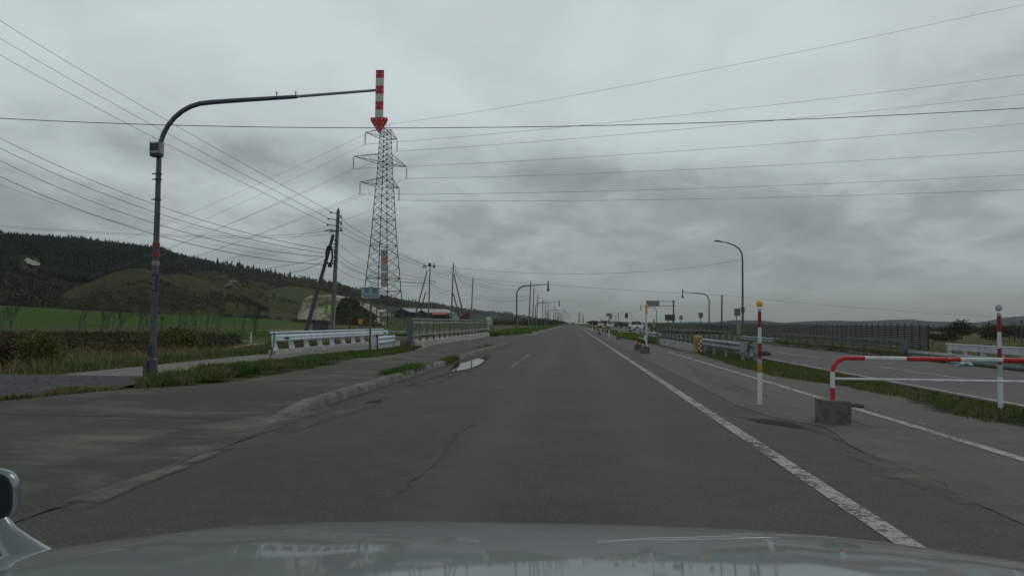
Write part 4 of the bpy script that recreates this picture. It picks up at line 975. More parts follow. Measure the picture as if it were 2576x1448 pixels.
def bridge_railing(label, x, y0, y1, zb, h, rails, posts=2.0, kerb=True, mk='rail_concrete', m='galvanised_dark', w=.25, panel=None, name='bridge_railing', tilt=0):
    t = thing(name, label, 'railing', (x, y0, 0)); L = y1-y0
    if kerb: b = MB(); b.box((0, L/2, zb/2-.1), (w*1.3, L, zb+.2), 0, .03); b.build('concrete_kerb', mk, t)
    for (z, hh, ww) in rails:
        b = MB(); b.box((0, L/2, z), (ww, L, hh), 0, min(hh, ww)*.25); b.build('rail', m, t)
    n = max(1, round(L/posts))
    for i in range(n+1):
        y = i*L/n; y = min(max(y, .08), L-.08); b = MB(); b.prism([(-.05, y-.05, zb), (.09, y-.05, zb), (.06, y-.05, h-.04), (-.03, y-.05, h-.04)], (0, .10, 0)); b.build('post', m, t)
    return t
ra = bridge_railing('steel railing on a white concrete kerb beside the turning lane', 5.72, 37.0, 49.5, .36, 1.0, [(.97, .09, .12), (.72, .06, .06), (.52, .06, .06)], 1.6)
bridge_railing('second steel railing, behind the median guard rail right of the yellow striped buffer', 7.05, 34.3, 49.0, .30, .98, [(.95, .09, .12), (.62, .08, .05)], 1.5, m='galvanised_dark', mk='kerb_concrete')
t = bridge_railing('long steel railing on a stained concrete kerb across the far carriageway', 13.55, 32.3, 52.5, .12, .74, [(.71, .07, .12), (.45, .05, .06), (.26, .05, .06)], 1.4, mk='kerb_concrete')
b = MB(); b.box((0, -.05, .36), (.30, .12, .74)); b.build('end_plate', 'galvanised_dark', t)
b = MB()
for i in range(30):
    b.box((random.uniform(-.3, .1), random.uniform(.5, 20), .05), (random.uniform(.1, .4), random.uniform(.2, 1.2), random.uniform(.04, .16)), random.random(), .02)
tag(b.build('concrete_rubble', 'kerb_concrete'), 'broken concrete edge along the foot of the long far railing', 'rubble').location = (13.3, 32.3, 0)

# yellow striped impact buffer
t = thing('impact_buffer', 'yellow impact buffer with a red and white chequered face at the end of the railing', 'buffer', (5.62, 34.9, 0)); t.scale = (.72, .72, 1)
b = MB(); b.lathe((0, 0, 0), [(.16, 0), (.22, .06), (.23, .55), (.27, .60), (.27, .74), (.22, .78)], 14); b.build('drum', 'buffer_yellow', t, True)
b = MB()
for i in range(5):
    for j in range(2): b.k = (i+j) % 2; b.box((.07+.11*j, -.215+.03*j, .12+.105*i), (.108, .03, .103), R(8+14*j))
b.build('chequered_panel', ['dark_red_paint', 'white_paint'], t)
b = MB()
for a, c in ((-.12, .30), (-.05, .16), (-.16, .44), (-.10, .52)): b.prism([(a, -.235, c), (a+.06, -.235, c+.12), (a+.09, -.235, c+.12), (a+.03, -.235, c)], (0, .02, 0))
b.build('black_marks', 'black_rubber', t)

# ------------------------------------------------------------------ left footbridge rails
def white_bridge_rail(label, x, y0, y1, step=1.7, z=0, side=1, holes=True):
    t = thing('white_bridge_rail', label, 'railing', (x, y0, z)); L = y1-y0
    b = MB(); b.box((0, L/2, .0), (.28, L+.3, .36), 0, .03); b.build('concrete_base', 'rail_concrete' if holes else 'kerb_concrete', t)
    b = MB(); b.prism([(-.09, 0, .50), (.09, 0, .50), (.12, 0, .56), (.09, 0, .61), (.12, 0, .66), (.09, 0, .755), (-.09, 0, .755)], (0, L, 0)); b.build('beam', 'white_rail', t)
    b = MB(); b.tube([(-.18, .1, .82), (-.18, L-.1, .82)], .035, 10); b.build('handrail', 'white_rail', t, True)
    n = round(L/step)
    for i in range(n+1):
        y = .15+i*(L-.3)/n; b = MB()
        b.prism([(.10, y-.13, .18), (.10, y-.10, .24), (.06, y-.05, .34), (.05, y-.045, .46), (.05, y-.06, .515), (.05, y+.06, .515), (.05, y+.045, .46), (.06, y+.05, .34), (.10, y+.10, .24), (.10, y+.13, .18)], (-.16, 0, 0)); b.build('post', 'white_rail', t)
    if holes:
        for y in (1.05, L-.75):
            b = MB(); b.prism([(.125, y-.22, .575), (.125, y-.22, .655), (.125, y+.2, .655), (.125, y+.22, .60), (.125, y+.12, .575)], (.012, 0, 0)); b.build('name_plate', 'dark_board', t)
    return t
white_bridge_rail('white bridge rail with bell shaped posts along the left footpath', -11.05, 27.2, 44.2)
wr = white_bridge_rail('white bridge rail far to the right behind the guard rail', 19.9, 22, 42, 1.7, -.42, holes=False)
# tall grey railing with rails and balusters
t = thing('grey_railing', 'tall grey steel railing along the road bridge on the left', 'railing', (-7.4, 34, 0)); L = 36; dx = -.55/36
def lx(y): return dx*y
b = MB(); b.prism([(-.2, 0, -.1), (.2, 0, -.1), (.2, 0, .36), (-.2, 0, .36)], (dx*L, L, 0)); b.build('concrete_kerb', 'rail_concrete', t)
for z, hh, w in ((1.42, .075, .09), (1.25, .11, .05), (.66, .11, .05)):
    b = MB(); b.prism([(-w/2, 0, z-hh/2), (w/2, 0, z-hh/2), (w/2, 0, z+hh/2), (-w/2, 0, z+hh/2)], (dx*L, L, 0)); b.build('rail', 'galvanised', t)
for i in range(19):
    y = .5+i*(L-.8)/18; b = MB(); x = lx(y)
    b.prism([(x+.03, y-.16, .355), (x+.03, y-.12, .45), (x+.03, y-.05, .62), (x+.03, y+.05, .62), (x+.03, y+.12, .45), (x+.03, y+.16, .355)], (-.06, 0, 0)); b.box((x-.035, y, 1.0), (.05, .05, .9)); b.build('post', 'dark_steel', t)
for i in range(36):
    y = 1.0+i*(L-1.4)/35; b = MB(); b.tube([(lx(y), y, .70), (lx(y), y, 1.20)], .014, 6); b.build('baluster', 'galvanised', t)
b = MB(); b.prism([(-.16, 0, .30), (.16, 0, .30), (.16, 0, 1.28), (.10, 0, 1.50), (-.16, 0, 1.50)], (0, -.13, 0)); b.build('end_panel', 'galvanised_dark', t)
b = MB(); b.box((0, -.5, .2), (.5, .9, .5), 0, .04); b.build('end_block', 'kerb_concrete', t)
guard_rail('guard_rail', 'short white guard rail joined to the near end of the grey railing', [(-8.05, 33.4), (-7.95, 31.4), (-7.85, 29.6)], 0, .68, 'white_rail', 'white_rail', 1.3, 1, side=1)
for px, l, x, y in ((0, 'thin dark stake left of its twin before the short white guard rail', -7.95, 29.2), (1, 'thin dark stake with a red reflector before the short white guard rail', -7.72, 29.4)):
    t = thing('stake', l, 'stake', (x, y, 0), group='dark stakes by the white guard rail'); b = MB(); b.tube([(0, 0, -.1), (.01, 0, .3), (0, 0, .62 if not px else .78)], .026, 8); b.build('rod', 'dark_steel', t)
    if px: b = MB(); b.box((0, -.03, .72), (.09, .02, .12)); b.build('reflector', 'red_sticker', t)
p = G(676, 914); t = thing('stake', 'crooked thin stake in the grass before the left end of the white bridge rail', 'stake', (p.x, p.y, 0)); b = MB(); b.tube([(0, 0, -.1), (.05, 0, .25), (.14, 0, .55), (.15, 0, .92)], [.02, .018, .016, .02], 7); b.build('rod', 'dark_steel', t)

# ------------------------------------------------------------------ bridge name sign
p = G(930, 883); t = thing('name_sign', 'small pale blue bridge name sign with blue lettering on a thin post', 'sign', (p.x, p.y, 0), R(10))
b = MB(); b.tube([(0, 0, -.1), (.01, 0, 2.78)], .045, 12); b.build('post', 'lamp_steel', t, True)
b = MB(); b.box((-.01, -.06, 2.50), (.77, .02, .46), 0, .004); pn = b.build('panel', 'sign_pale', t)
b = MB(); b.box((-.01, -.0725, 2.722), (.77, .006, .02)); b.build('panel_edge', 'sign_back', pn)
text('源', 'lettering', .25, 'sign_text_blue', pn, (-.17, -.075, 2.58), (R(90), 0, 0)); text('橋', 'lettering', .25, 'sign_text_blue', pn, (.17, -.075, 2.58), (R(90), 0, 0))
text('Kenkyo Bridge', 'lettering', .085, 'sign_text_blue', pn, (0, -.075, 2.365), (R(90), 0, 0), sx_=1.15)
# dark board and yellow plates in the field
p = VD(806, 850, 60); t = thing('notice_board', 'dark board with pale outlined characters between the utility pole and its brace', 'sign', (p.x, p.y, -.5), R(12))
b = MB(); b.box((0, 0, 1.22), (1.20, .06, .78), 0, .01); bo = b.build('board', 'dark_board', t)
b = MB(); b.box((-.45, .06, .5), (.07, .07, 1.2)); b.box((.45, .06, .5), (.07, .07, 1.2)); b.build('legs', 'bark', t)
for i, c in enumerate('G812R'[:1]+'8'+'2'+'R'):
    x = -.34+.22*i; text(c, 'lettering', .26, 'text_light', bo, (x, -.034, 1.26), (R(90), 0, 0), .003); text(c, 'lettering_core', .20, 'wall_dark', bo, (x, -.040, 1.26), (R(90), 0, 0), .003)
b = MB(); b.prism([(-.5, -.04, .86), (-.42, -.04, 1.04), (-.3, -.04, 1.0), (-.2, -.04, 1.02), (-.28, -.04, .86)], (0, .01, 0)); b.build('white_patch', 'text_light', bo)
def plate(u, v, D, w, h, label, m, txt=None, zpost=True):
    p = VD(u, v, D); z0 = gz(p.x, p.y); t = thing('marker_plate', label, 'sign', (p.x, p.y, z0)); hz_ = p.z-z0
    b = MB(); b.tube([(0, .03, -.2), (0, .03, hz_+h*.3)], .03, 8); b.build('post', 'bark', t); b = MB(); b.box((0, -.02, hz_), (w, .02, h), 0, .005); pl = b.build('plate', m, t)
    if txt: text(txt, 'lettering', h*.6, 'dark_board', pl, (0, -.033, hz_), (R(90), 0, 0), .002)
plate(965, 813, 120, .66, .62, 'square pale yellow plate before the foot of the pylon', 'yellow_plate', '17')
plate(907, 808, 150, .9, 1.0, 'orange brown plate at the left foot of the pylon', 'amber_paint')
p = VD(880, 812, 70); t = thing('wooden_frame', 'small weathered wooden tripod in the field left of the name sign post', 'frame', (p.x, p.y, -.55)); b = MB()
b.tube([(-.25, 0, 0), (-.02, 0, 1.3)], .035, 6); b.tube([(.32, 0, 0), (.02, 0, 1.3)], .035, 6); b.tube([(0, .35, 0), (0, 0, 1.35)], .035, 6); b.box((-.03, 0, 1.35), (.26, .05, .05)); b.build('poles', 'twig_grey', t)
p = VD(632, 826, 52); t = thing('marker_post', 'white post with a crosspiece in the grass left of the white bridge rail', 'post', (p.x, p.y, gz(p.x, p.y))); b = MB(); b.box((0, 0, .45), (.06, .06, 1.3)); b.box((0, -.02, .75), (.18, .04, .10)); b.build('post', 'white_paint', t)
# road name sign, convex mirror, round sign, shelter
p = G(1240, 835); t = thing('guide_sign', 'blue white guide sign on a dark post at the far end of the grey railing', 'sign', (p.x, p.y, 0), R(6))
b = MB(); b.tube([(0, 0, 0), (0, 0, 2.75)], .06, 8); b.build('post', 'dark_steel', t)
b = MB(); b.prism([(-.28, -.08, 2.34), (-.28, -.08, 2.66), (-.20, -.08, 2.74), (-.08, -.08, 2.80), (.02, -.08, 2.74), (.12, -.08, 2.78), (.27, -.08, 2.66), (.27, -.08, 2.34)], (0, .03, 0)); b.build('emblem_panel', 'sign_white', t)
b = MB(); b.box((.02, -.10, 2.45), (.10, .02, .24)); b.box((-.14, -.10, 2.50), (.05, .02, .3)); b.box((.17, -.10, 2.5), (.05, .02, .26)); b.build('emblem', 'sign_text_blue', t)
b = MB(); b.box((-.01, -.08, 2.08), (.84, .03, .42)); pp = b.build('name_panel', 'sign_white', t)
b = MB(); b.box((-.01, -.10, 2.05), (.55, .01, .06)); b.box((-.01, -.10, 2.2), (.6, .01, .05)); b.build('lettering', 'sign_text_blue', pp)
p = G(1228, 833); t = thing('round_mirror', 'white round mirror on a short post at the far end of the grey railing', 'mirror', (p.x, p.y, 0)); b = MB(); b.tube([(0, 0, 0), (0, 0, 1.6)], .05, 8); b.build('post', 'white_paint', t)
b = MB(); b.ball((0, -.05, 1.75), .26, 16, 10, (1, .35, 1)); b.build('mirror', 'white_paint', t, True)
p = G(1317, 824); t = thing('round_sign', 'small round sign seen on a thin post right of the second arrow sign pole', 'sign', (p.x, p.y, 0)); b = MB(); b.tube([(0, 0, 0), (0, 0, 3.0)], .05, 8); b.build('post', 'dark_steel', t)
b = MB(); b.ball((0, -.06, 2.95), .38, 16, 10, (1, .08, 1)); b.build('disc', 'grey_plastic', t, True); b = MB(); b.box((0, -.1, 2.95), (.12, .02, .4)); b.build('mark', 'dark_board', t)

# ------------------------------------------------------------------ overhead sign gantries and sign backs on the right
def gantry(Y, xl, xr, xp, zt, zb, label, ribs=2):
    t = thing('overhead_sign', label, 'road sign', (xp, Y, -.3)); k = .3
    b = MB(); b.tube([(0, 0, 0), (0, 0, zt+k+.25)], .15, 12); b.build('post', 'galvanised_dark', t, True)
    for z in (zt, zb): b = MB(); b.tube([(xl-xp, 0, z+k), (.35, 0, z+k)], .06, 8); b.box((0, 0, z+k), (.5, .4, .16)); b.build('beam', 'galvanised_dark', t)
    b = MB(); b.box(((xl+xr)/2-xp, -.12, (zt+zb)/2+k), (xr-xl, .04, zt-zb+.25)); q = b.build('panel', 'sign_back', t)
    for i in range(ribs):
        x = xl+(xr-xl)*(.18+.64*i/max(1, ribs-1))-xp; b = MB(); b.box((x, -.155, (zt+zb)/2+k), (.08, .03, zt-zb+.2)); b.build('rib', 'galvanised_dark', q)
gantry(158, 15.0, 17.7, 20.6, 5.95, 5.0, 'nearer overhead sign seen from behind on a tall grey post')
gantry(364, 15.8, 18.4, 21.5, 6.05, 4.9, 'farther overhead sign seen from behind, left of the orange topped white pole')
def sign_back(u0, u1, v0, v1, Y, posts, label, m='sign_back', cross=True, zf=-.6):
    a, c = VY(u0, v0, Y), VY(u1, v1, Y); x = (a.x+c.x)/2; t = thing('road_sign', label, 'road sign', (x, Y, zf), group='signs seen from behind on the right')
    for d in posts: b = MB(); b.tube([(d, .08, 0), (d, .08, a.z-zf-.1)], .045 if len(posts) == 1 else .09, 8); b.build('post', 'galvanised_dark', t)
    b = MB(); b.box((0, 0, (a.z+c.z)/2-zf), (abs(c.x-a.x), .03, abs(a.z-c.z)), 0, .004); q = b.build('panel', m, t)
    b = MB()
    for f in (.3, .7): b.box((0, -.03, c.z-zf+(a.z-c.z)*f), (abs(c.x-a.x)*.92, .03, .06))
    if cross: b.box((0, -.055, (a.z+c.z)/2-zf), (.06, .03, abs(a.z-c.z)*.95))
    b.build('stiffeners', 'galvanised_dark' if m == 'sign_back' else 'sign_brown', q)
sign_back(1846.8, 1862.6, 775.4, 794.3, 68, [-.06], 'grey square sign back just left of the tall street lamp')
sign_back(1757.3, 1768.6, 785.6, 799.3, 92, [0], 'grey square sign back just left of the nearest right arrow pole')
sign_back(1709, 1717.5, 792.8, 803.6, 112, [0], 'smaller pale sign back between the brown board and the arrow pole', 'sign_white', False)
sign_back(1672.6, 1698, 790.6, 805.8, 105, [-.25, .42], 'wide brown board standing at the foot of the nearer overhead sign', 'sign_brown', False)
for u, v, l in ((1575.5, 793, 'small dark sign back right of the farther overhead sign'), (1535+1.5, 795, 'tiny grey sign back beside the second white car')):
    pass
sign_back(1529.5+2, 1540, 788+6, 802, 250, [0], 'tiny grey sign back low beside the farther overhead sign post')
sign_back(1572, 1580, 786.5+1, 800, 190, [0], 'small dark sign back between the far arrow pole and the white car', 'sign_brown', False)

# wooden pole right
t = thing('utility_pole', 'single plain pole standing behind the right railing left of the street lamp', 'utility pole', (32.1, 167.3, -1)); b = MB(); b.tube([(0, 0, 0), (.1, 0, 8.7)], [.20, .15], 10); b.build('pole', 'pole_dark', t, True)
b = MB(); b.box((.1, 0, 8.5), (.7, .1, .08)); b.build('crossarm', 'dark_steel', t)
p = VD(2571, 871, 60); t = thing('utility_pole', 'thin dark pole at the right picture edge beyond the trees', 'utility pole', (p.x, p.y, gz(p.x, p.y))); b = MB(); b.tube([(0, 0, 0), (0, 0, 3.6)], .06, 8); b.box((0, 0, 3.4), (.4, .06, .05)); b.build('pole', 'pole_dark', t)

# ------------------------------------------------------------------ snow fence
def snow_fence(y0, y1, x0, x1, label, z=-1.65, h=3.17, step=2.4):
    t = thing('snow_fence', label, 'fence', (x0, y0, z)); L = math.hypot(x1-x0, y1-y0); n = max(2, round(L/step)); d = Vector((x1-x0, y1-y0, 0))/L; nn = Vector((-d.y, d.x, 0))
    for i in range(n+1):
        p = d*(L*i/n); b = MB(); b.prism([p-d*.06+nn*.06, p+d*.06+nn*.06, p+d*.06-nn*.10, p-d*.06-nn*.10], (0, 0, h+.12)); b.build('post', 'fence_post', t)
    for i in range(n):
        b = MB()
        for j in range(12):
            z0 = .12+j*(h-.15)/12; a = d*(L*i/n+.07); c = d*(L*(i+1)/n-.07)
            b.add([a-nn*.03+Vector((0, 0, z0)), c-nn*.03+Vector((0, 0, z0)), c+nn*.09+Vector((0, 0, z0+.17)), a+nn*.09+Vector((0, 0, z0+.17)),
                   a-nn*.03+Vector((0, 0, z0+.22)), c-nn*.03+Vector((0, 0, z0+.22)), c+nn*.092+Vector((0, 0, z0+.172)), a+nn*.092+Vector((0, 0, z0+.172))], [(0, 1, 2, 3), (7, 6, 5, 4), (3, 2, 6, 7)])
        b.build('slatted_panel', 'fence_slat', t)
snow_fence(96.9, 221.8, 43.5, 48.0, 'nearest and longest slatted grey snow fence on the right')
snow_fence(232, 330, 48.8, 52.0, 'middle section of the slatted snow fence left of the street lamp')
snow_fence(345, 455, 56, 56, 'farthest section of the slatted snow fence, left of the arched arrow pole')

# rubbish by the right guard rail
p = VD(2372, 925, 24); b = MB()
for i in range(9): b.ball((random.uniform(-.35, .35), random.uniform(-.2, .2), random.uniform(0, .14)), random.uniform(.06, .13), 7, 5, (1.3, 1, .6))
tag(b.build('plastic_rubbish', 'trash_blue'), 'heap of pale blue plastic rubbish under the right guard rail', 'rubbish').location = (12.95, 26.4, .02)
b = MB(); b.ball((0, 0, .02), .07, 8, 5, (1.6, 1, .6)); b.box((.04, 0, .04), (.1, .06, .03), .6)
q = G(502, 957); tag(b.build('paper_scrap', 'white_paint'), 'crumpled white paper scrap on the grass right of the near pole', 'litter').location = (q.x, q.y, .07)
b = MB(); b.ball((0, 0, .02), .09, 9, 6, (1.3, 1, .5)); b.ball((.08, .03, .02), .06, 8, 5, (1.2, 1, .5)); q = G(2152, 1024)
tag(b.build('soil_clod', 'mud'), 'dark clod of soil right of the near concrete block', 'soil').location = (q.x, q.y, 0)
b = MB(); b.ball((0, 0, .05), .20, 9, 6, (1.5, 1, .7)); q = G(1905, 893)
tag(b.build('dry_bush', 'mud'), 'dark clump of rubble at the foot of the median guard rail ends', 'rubble').location = (q.x+.3, q.y, 0)

# ------------------------------------------------------------------ utility poles
def insulators(t, x, y, z, side=1, n=3, gap=.72, big=False):
    for k in range(n):
        b = MB(); zz = z-k*gap; b.tube([(x, y, zz), (x+side*.28, y, zz)], .03, 6)
        b.lathe((x+side*.30, y, zz-.10), [(.03, 0), (.07, .03), (.03, .06), (.07, .09), (.03, .12), (.05, .16), (.02, .2)], 8); b.build('insulator', 'insulator', t)
def utility_pole(x, y, z, h, label, lean=(0, 0), r=.17, side=1, n=3, cap=True, m='pole_concrete', group='utility poles in a row along the left side'):
    t = thing('utility_pole', label, 'utility pole', (x, y, z), group=group); lx_, ly_ = lean
    b = MB(); b.tube([(0, 0, -.3), (lx_*.5, ly_*.5, h*.5), (lx_, ly_, h)], [r, r*.84, r*.66], 12); b.build('pole', m, t, True)
    if cap: b = MB(); b.tube([(lx_, ly_, h), (lx_, ly_, h+.30), (lx_*1.03, ly_, h+.75)], [r*.70, r*.66, .012], 8); b.build('pointed_cap', 'pole_dark', t)
    if n: insulators(t, lx_*.97+side*r*.6, ly_, h-.15, side, n)
    return t
def brace(t, top, foot, r=.14, m='pole_dark'): b = MB(); b.tube([foot, top], [r*1.05, r*.8], 10); b.build('brace_pole', m, t, True)
# the big near pole with its brace, cable coil and boxes
A = VD(835, 845, 78); Tp = VD(846.5, 534, 78); zb = -.7; hh = Tp.z-zb
t = thing('utility_pole', 'large braced utility pole with a coil of black cable, left of the pylon', 'utility pole', (A.x, A.y, zb)); BP = t
dx, dy = Tp.x-A.x, 0.0
b = MB(); b.tube([(-.02, 0, -.3), (dx*.5, 0, hh*.5), (dx, 0, hh)], [.25, .215, .165], 14); b.build('pole', 'pole_concrete', t, True)
b = MB(); b.tube([(dx, 0, hh), (dx, 0, hh+.22), (dx+.02, 0, hh+.62)], [.165, .16, .012], 10); b.build('pointed_cap', 'pole_dark', t)
def loc(u, v, D=78, o=None): q = VD(u, v, D); o = o or BP.location; return q-Vector(o)
ft, tpb = loc(766, 846, 78.0), loc(838.5, 590, 78.4)
b = MB(); b.tube([ft, tpb], [.235, .165], 12); b.build('brace_pole', 'pole_dark', t, True)
for u, v in ((838, 535), (833, 551), (831, 566)):
    a = loc(u-7, v-1); c = loc(846, v+2); d = loc(858, v+8); b = MB(); b.tube([a, c, d], [.035, .05, .04], 7); b.lathe(a, [(.03, -.12), (.09, -.08), (.05, -.02), (.09, .03), (.03, .08)], 8); b.lathe(d, [(.03, -.26), (.12, -.20), (.06, -.1), (.12, -.04), (.03, .08)], 8); b.build('insulator', 'insulator', t)
    b = MB(); a = loc(849, v-4); b.tube([a, a+Vector((.22, 0, .04)), a+Vector((.38, 0, -.08)), a+Vector((.40, 0, -.35))], .014, 5); b.build('jumper_wire', 'wire_black', t)
b = MB(); b.tube([loc(812, 582), loc(826, 579), loc(838, 576.5)], [.03, .09, .05], 8); b.build('line_switch', 'galvanised', t)
for a, c in (((833, 580), (863, 580)), ((828, 584), (846, 581)), ((822, 620), (841, 622)), ((823, 660), (839, 662))): b = MB(); b.tube([loc(*a), loc(*c)], .055, 7); b.build('crossarm', 'galvanised_dark', t)
b = MB(); c0 = loc(827.5, 641, 77.4)
for k, (rx, rz, sh) in enumerate(((.34, .95, 0), (.36, .98, .03), (.31, .90, -.02), (.33, .93, .05))):
    b.tube([c0+Vector((sh+rx*math.cos(a), .03*k, rz*math.sin(a)-.03*k)) for a in [j/20*2*math.pi for j in range(21)]], .055, 6, False)
b.build('cable_coil', 'black_rubber', t, True)
b = MB(); q = loc(832, 668.5, 77.6); b.tube([q-Vector((.26, 0, 0)), q+Vector((.12, 0, 0))], .15, 10); b.build('terminal_box', 'black_rubber', t)
b = MB()
for v in (604, 613, 628, 634, 646, 656, 664): q = loc(843.5-(v-600)*.03, v); b.box(q, (.42, .34, .07))
b.build('pole_bands', 'galvanised_dark', t)
b = MB(); q = loc(828.7, 775.5, 77.5); b.box(q, (.26, .10, .70), bev=.02); b.build('reflective_guard', 'hi_vis', t)
b = MB(); q0 = loc(843.7, 770, 77.7); q1 = loc(838.5, 838, 77.7); b.tube([q0, q1], .035, 6); b.build('cable_duct', 'grey_plastic', t)

def pixpole(u0, v0, u1, v1, D, z, label, braces=(), r=.17, **k):
    a = VD(u1, v1, D); tp = VD(u0, v0, D); h = tp.z-z
    t = utility_pole(a.x, a.y, z, h-.75, label, (tp.x-a.x, 0), r, **k); o = Vector((a.x, a.y, z))
    for (a0, b0, a1, b1, dd) in braces:
        f = VD(a1, b1, D+dd)-o; tq = VD(a0, b0, D)-o; k_ = (z-.3-(f.z+o.z))/((tq.z-f.z) or 1) if False else 0
        d = tq-f; f = f-d*((f.z+.2)/d.z) if abs(d.z) > .1 else f; brace(t, tq, f)
    return t, o
t, o = pixpole(1081, 662, 1077, 798, 154, -.6, 'braced utility pole with a crossarm, first pole right of the pylon', [(1075, 680, 1043, 798, 0), (1071, 734, 1055, 794, 0)], cap=False, n=0)
b = MB(); q = VD(1065, 669, 154)-o; q2 = VD(1095, 669.5, 154)-o; b.tube([q, q2], .09, 7); b.build('crossarm', 'pole_dark', t)
for u in (1066, 1070, 1091, 1094): b = MB(); c = VD(u, 668.5, 154)-o; b.lathe(c, [(.05, -.5), (.12, -.35), (.06, -.2), (.13, 0), (.05, .2), (.1, .35), (.03, .5)], 8); b.build('insulator', 'insulator', t)
b = MB(); c = VD(1081, 665, 154)-o; b.ball(c, .35, 10, 7); b.build('cap', 'wall_brown', t)
b = MB(); b.tube([VD(1082, 707, 154)-o, VD(1092, 707, 154)-o, VD(1094, 711, 154)-o], [.05, .05, .12], 6); b.build('bracket', 'dark_steel', t)
pixpole(1139.5, 658, 1134.5, 797, 145, -.6, 'utility pole with two braces on its right side, second right of the pylon', [(1142, 691, 1168, 802, 0), (1140, 738, 1157, 799, 0)])
pixpole(1189, 695, 1184.5, 802, 184, -.6, 'plain utility pole, third right of the pylon, above the end of the grey railing')
row = [(1335, 704, 1329.7, 821.7, 212, 'utility pole crossed by the arm of the second arched arrow sign'), (1343, 721.5, 1339, 822, 246, 'utility pole just right of the one crossed by the arrow sign arm'),
       (1352.5, 738.5, 1349.6, 821, 306, 'utility pole beside the post of the third arched arrow sign'), (1365.4, 750.5, 1363, 820, 364, 'utility pole right of the third arrow sign post, a little taller than its right neighbour'),
       (1372.7, 755.5, 1371, 820, 396, 'utility pole below the second overhead arrow, left of a slightly lower one'), (1380.7, 762, 1379.5, 817.5, 452, 'utility pole directly below the arrowhead of the second arrow sign'),
       (1394, 766.5, 1393, 816.4, 498, 'last tall utility pole left of the third overhead arrow'), (1398.5, 772, 1396.5, 815, 560, 'thin utility pole directly beside the third overhead arrow')]
for (a, c, e, g, D, l) in row: pixpole(a, c, e, g, D, -.1, l, r=.21)
for i, Y in enumerate((620, 680, 745, 815, 890, 970)):
    utility_pole(-13.2+random.uniform(-.6, .6), Y, -.1, 11.8, ('first', 'second', 'third', 'fourth', 'fifth', 'farthest')[i]+' of the faint hazy utility poles crowded before the vanishing point', r=.24, n=0, cap=False, group='hazy far utility poles')
for i, (u, v, D) in enumerate(((1376, 780, 420), (1384, 782, 470), (1405, 788, 620), (1411, 790, 660))):
    p = VD(u, v, D); utility_pole(p.x, p.y, 0, p.z, ('short thin pole left of the pole under the second arrow', 'short thin pole right of the pole under the second arrow', 'short thin pole under the fourth overhead arrow', 'short thin pole just left of the fifth overhead arrow')[i], r=.16, n=0, cap=False, group='hazy far utility poles')

# ------------------------------------------------------------------ lattice pylon
def pylon(base, rot, H_, prof, levels, label, arms=(), detail=True, r=.10, name='transmission_tower'):
    """prof: [(z, half diagonal)], four legs at 45 degree steps after rot"""
    t = thing(name, label, 'pylon', base)
    def hw(z):
        for (a, x), (c, y) in zip(prof[:-1], prof[1:]):
            if z <= c: return x+(y-x)*(z-a)/(c-a)
        return prof[-1][1]
    def leg(k, z): a = rot+k*math.pi/2; return Vector((hw(z)*math.cos(a), hw(z)*math.sin(a), z))
    for k in range(4): b = MB(); zs = [z for z, _ in prof]; b.tube([leg(k, z) for z in zs], [r*1.5*(1-.45*z/H_) for z in zs], 4); b.build('leg', 'tower_steel', t)
    for k in range(4):
        b = MB(); q = (k+1) % 4
        for i in range(len(levels)-1):
            z0, z1 = levels[i], levels[i+1]; rr = r*.62
            b.tube([leg(k, z0), leg(q, z1)], rr, 3, False); b.tube([leg(q, z0), leg(k, z1)], rr, 3, False)
            if detail and (i < 4 or i % 3 == 0): b.tube([leg(k, z1), leg(q, z1)], rr, 3, False)
            if detail and i < 3:
                zm = (z0+z1)/2; m_ = (leg(k, z0)+leg(q, z1))/2
                b.tube([(leg(k, z0)+m_)/2, leg(k, (z0+zm)/2+.3)], rr*.7, 3, False); b.tube([(leg(q, z0)+m_)/2, leg(q, (z0+zm)/2+.3)], rr*.7, 3, False)
        b.build('lattice_face', 'tower_steel', t)
    return t, hw, leg
TB = VD(961, 829, 184); TB.z = -.6
def th(v): return VD(961, v, 184).z-TB.z
zz_ = lambda v: th(v)
prof = [(0, 5.55), (zz_(707), 4.3), (zz_(588), 3.1), (zz_(492), 2.45), (zz_(444), 2.0), (zz_(387), 1.72), (zz_(320), 1.35)]
ys = [829, 797, 763, 732, 700, 672, 643, 617, 594, 572, 551, 531, 512, 494, 477, 461, 446, 432, 419, 406, 393, 380, 367, 354, 341, 330, 320]
view = math.atan2(TB.y, TB.x); arm_d = Vector((math.cos(view-R(45)-math.pi/2+R(90)), math.sin(view-R(45)-math.pi/2+R(90)), 0))
PY, hw, leg = pylon(TB, view+R(90)-R(15), zz_(320), prof, [zz_(v) for v in ys], 'tall steel lattice pylon with three pairs of arms standing behind the striped arrow')
def off(u, v, D): return VD(u, v, D)-TB
ARMS = [((919, 332.5), (999, 351), (320.5, 343), .985), ((889.5, 393), (1023, 419.6), (384, 408), 1.0), ((906, 457.5), (1004, 474), (447, 466), .99)]
TIPS = {}
lat = 0
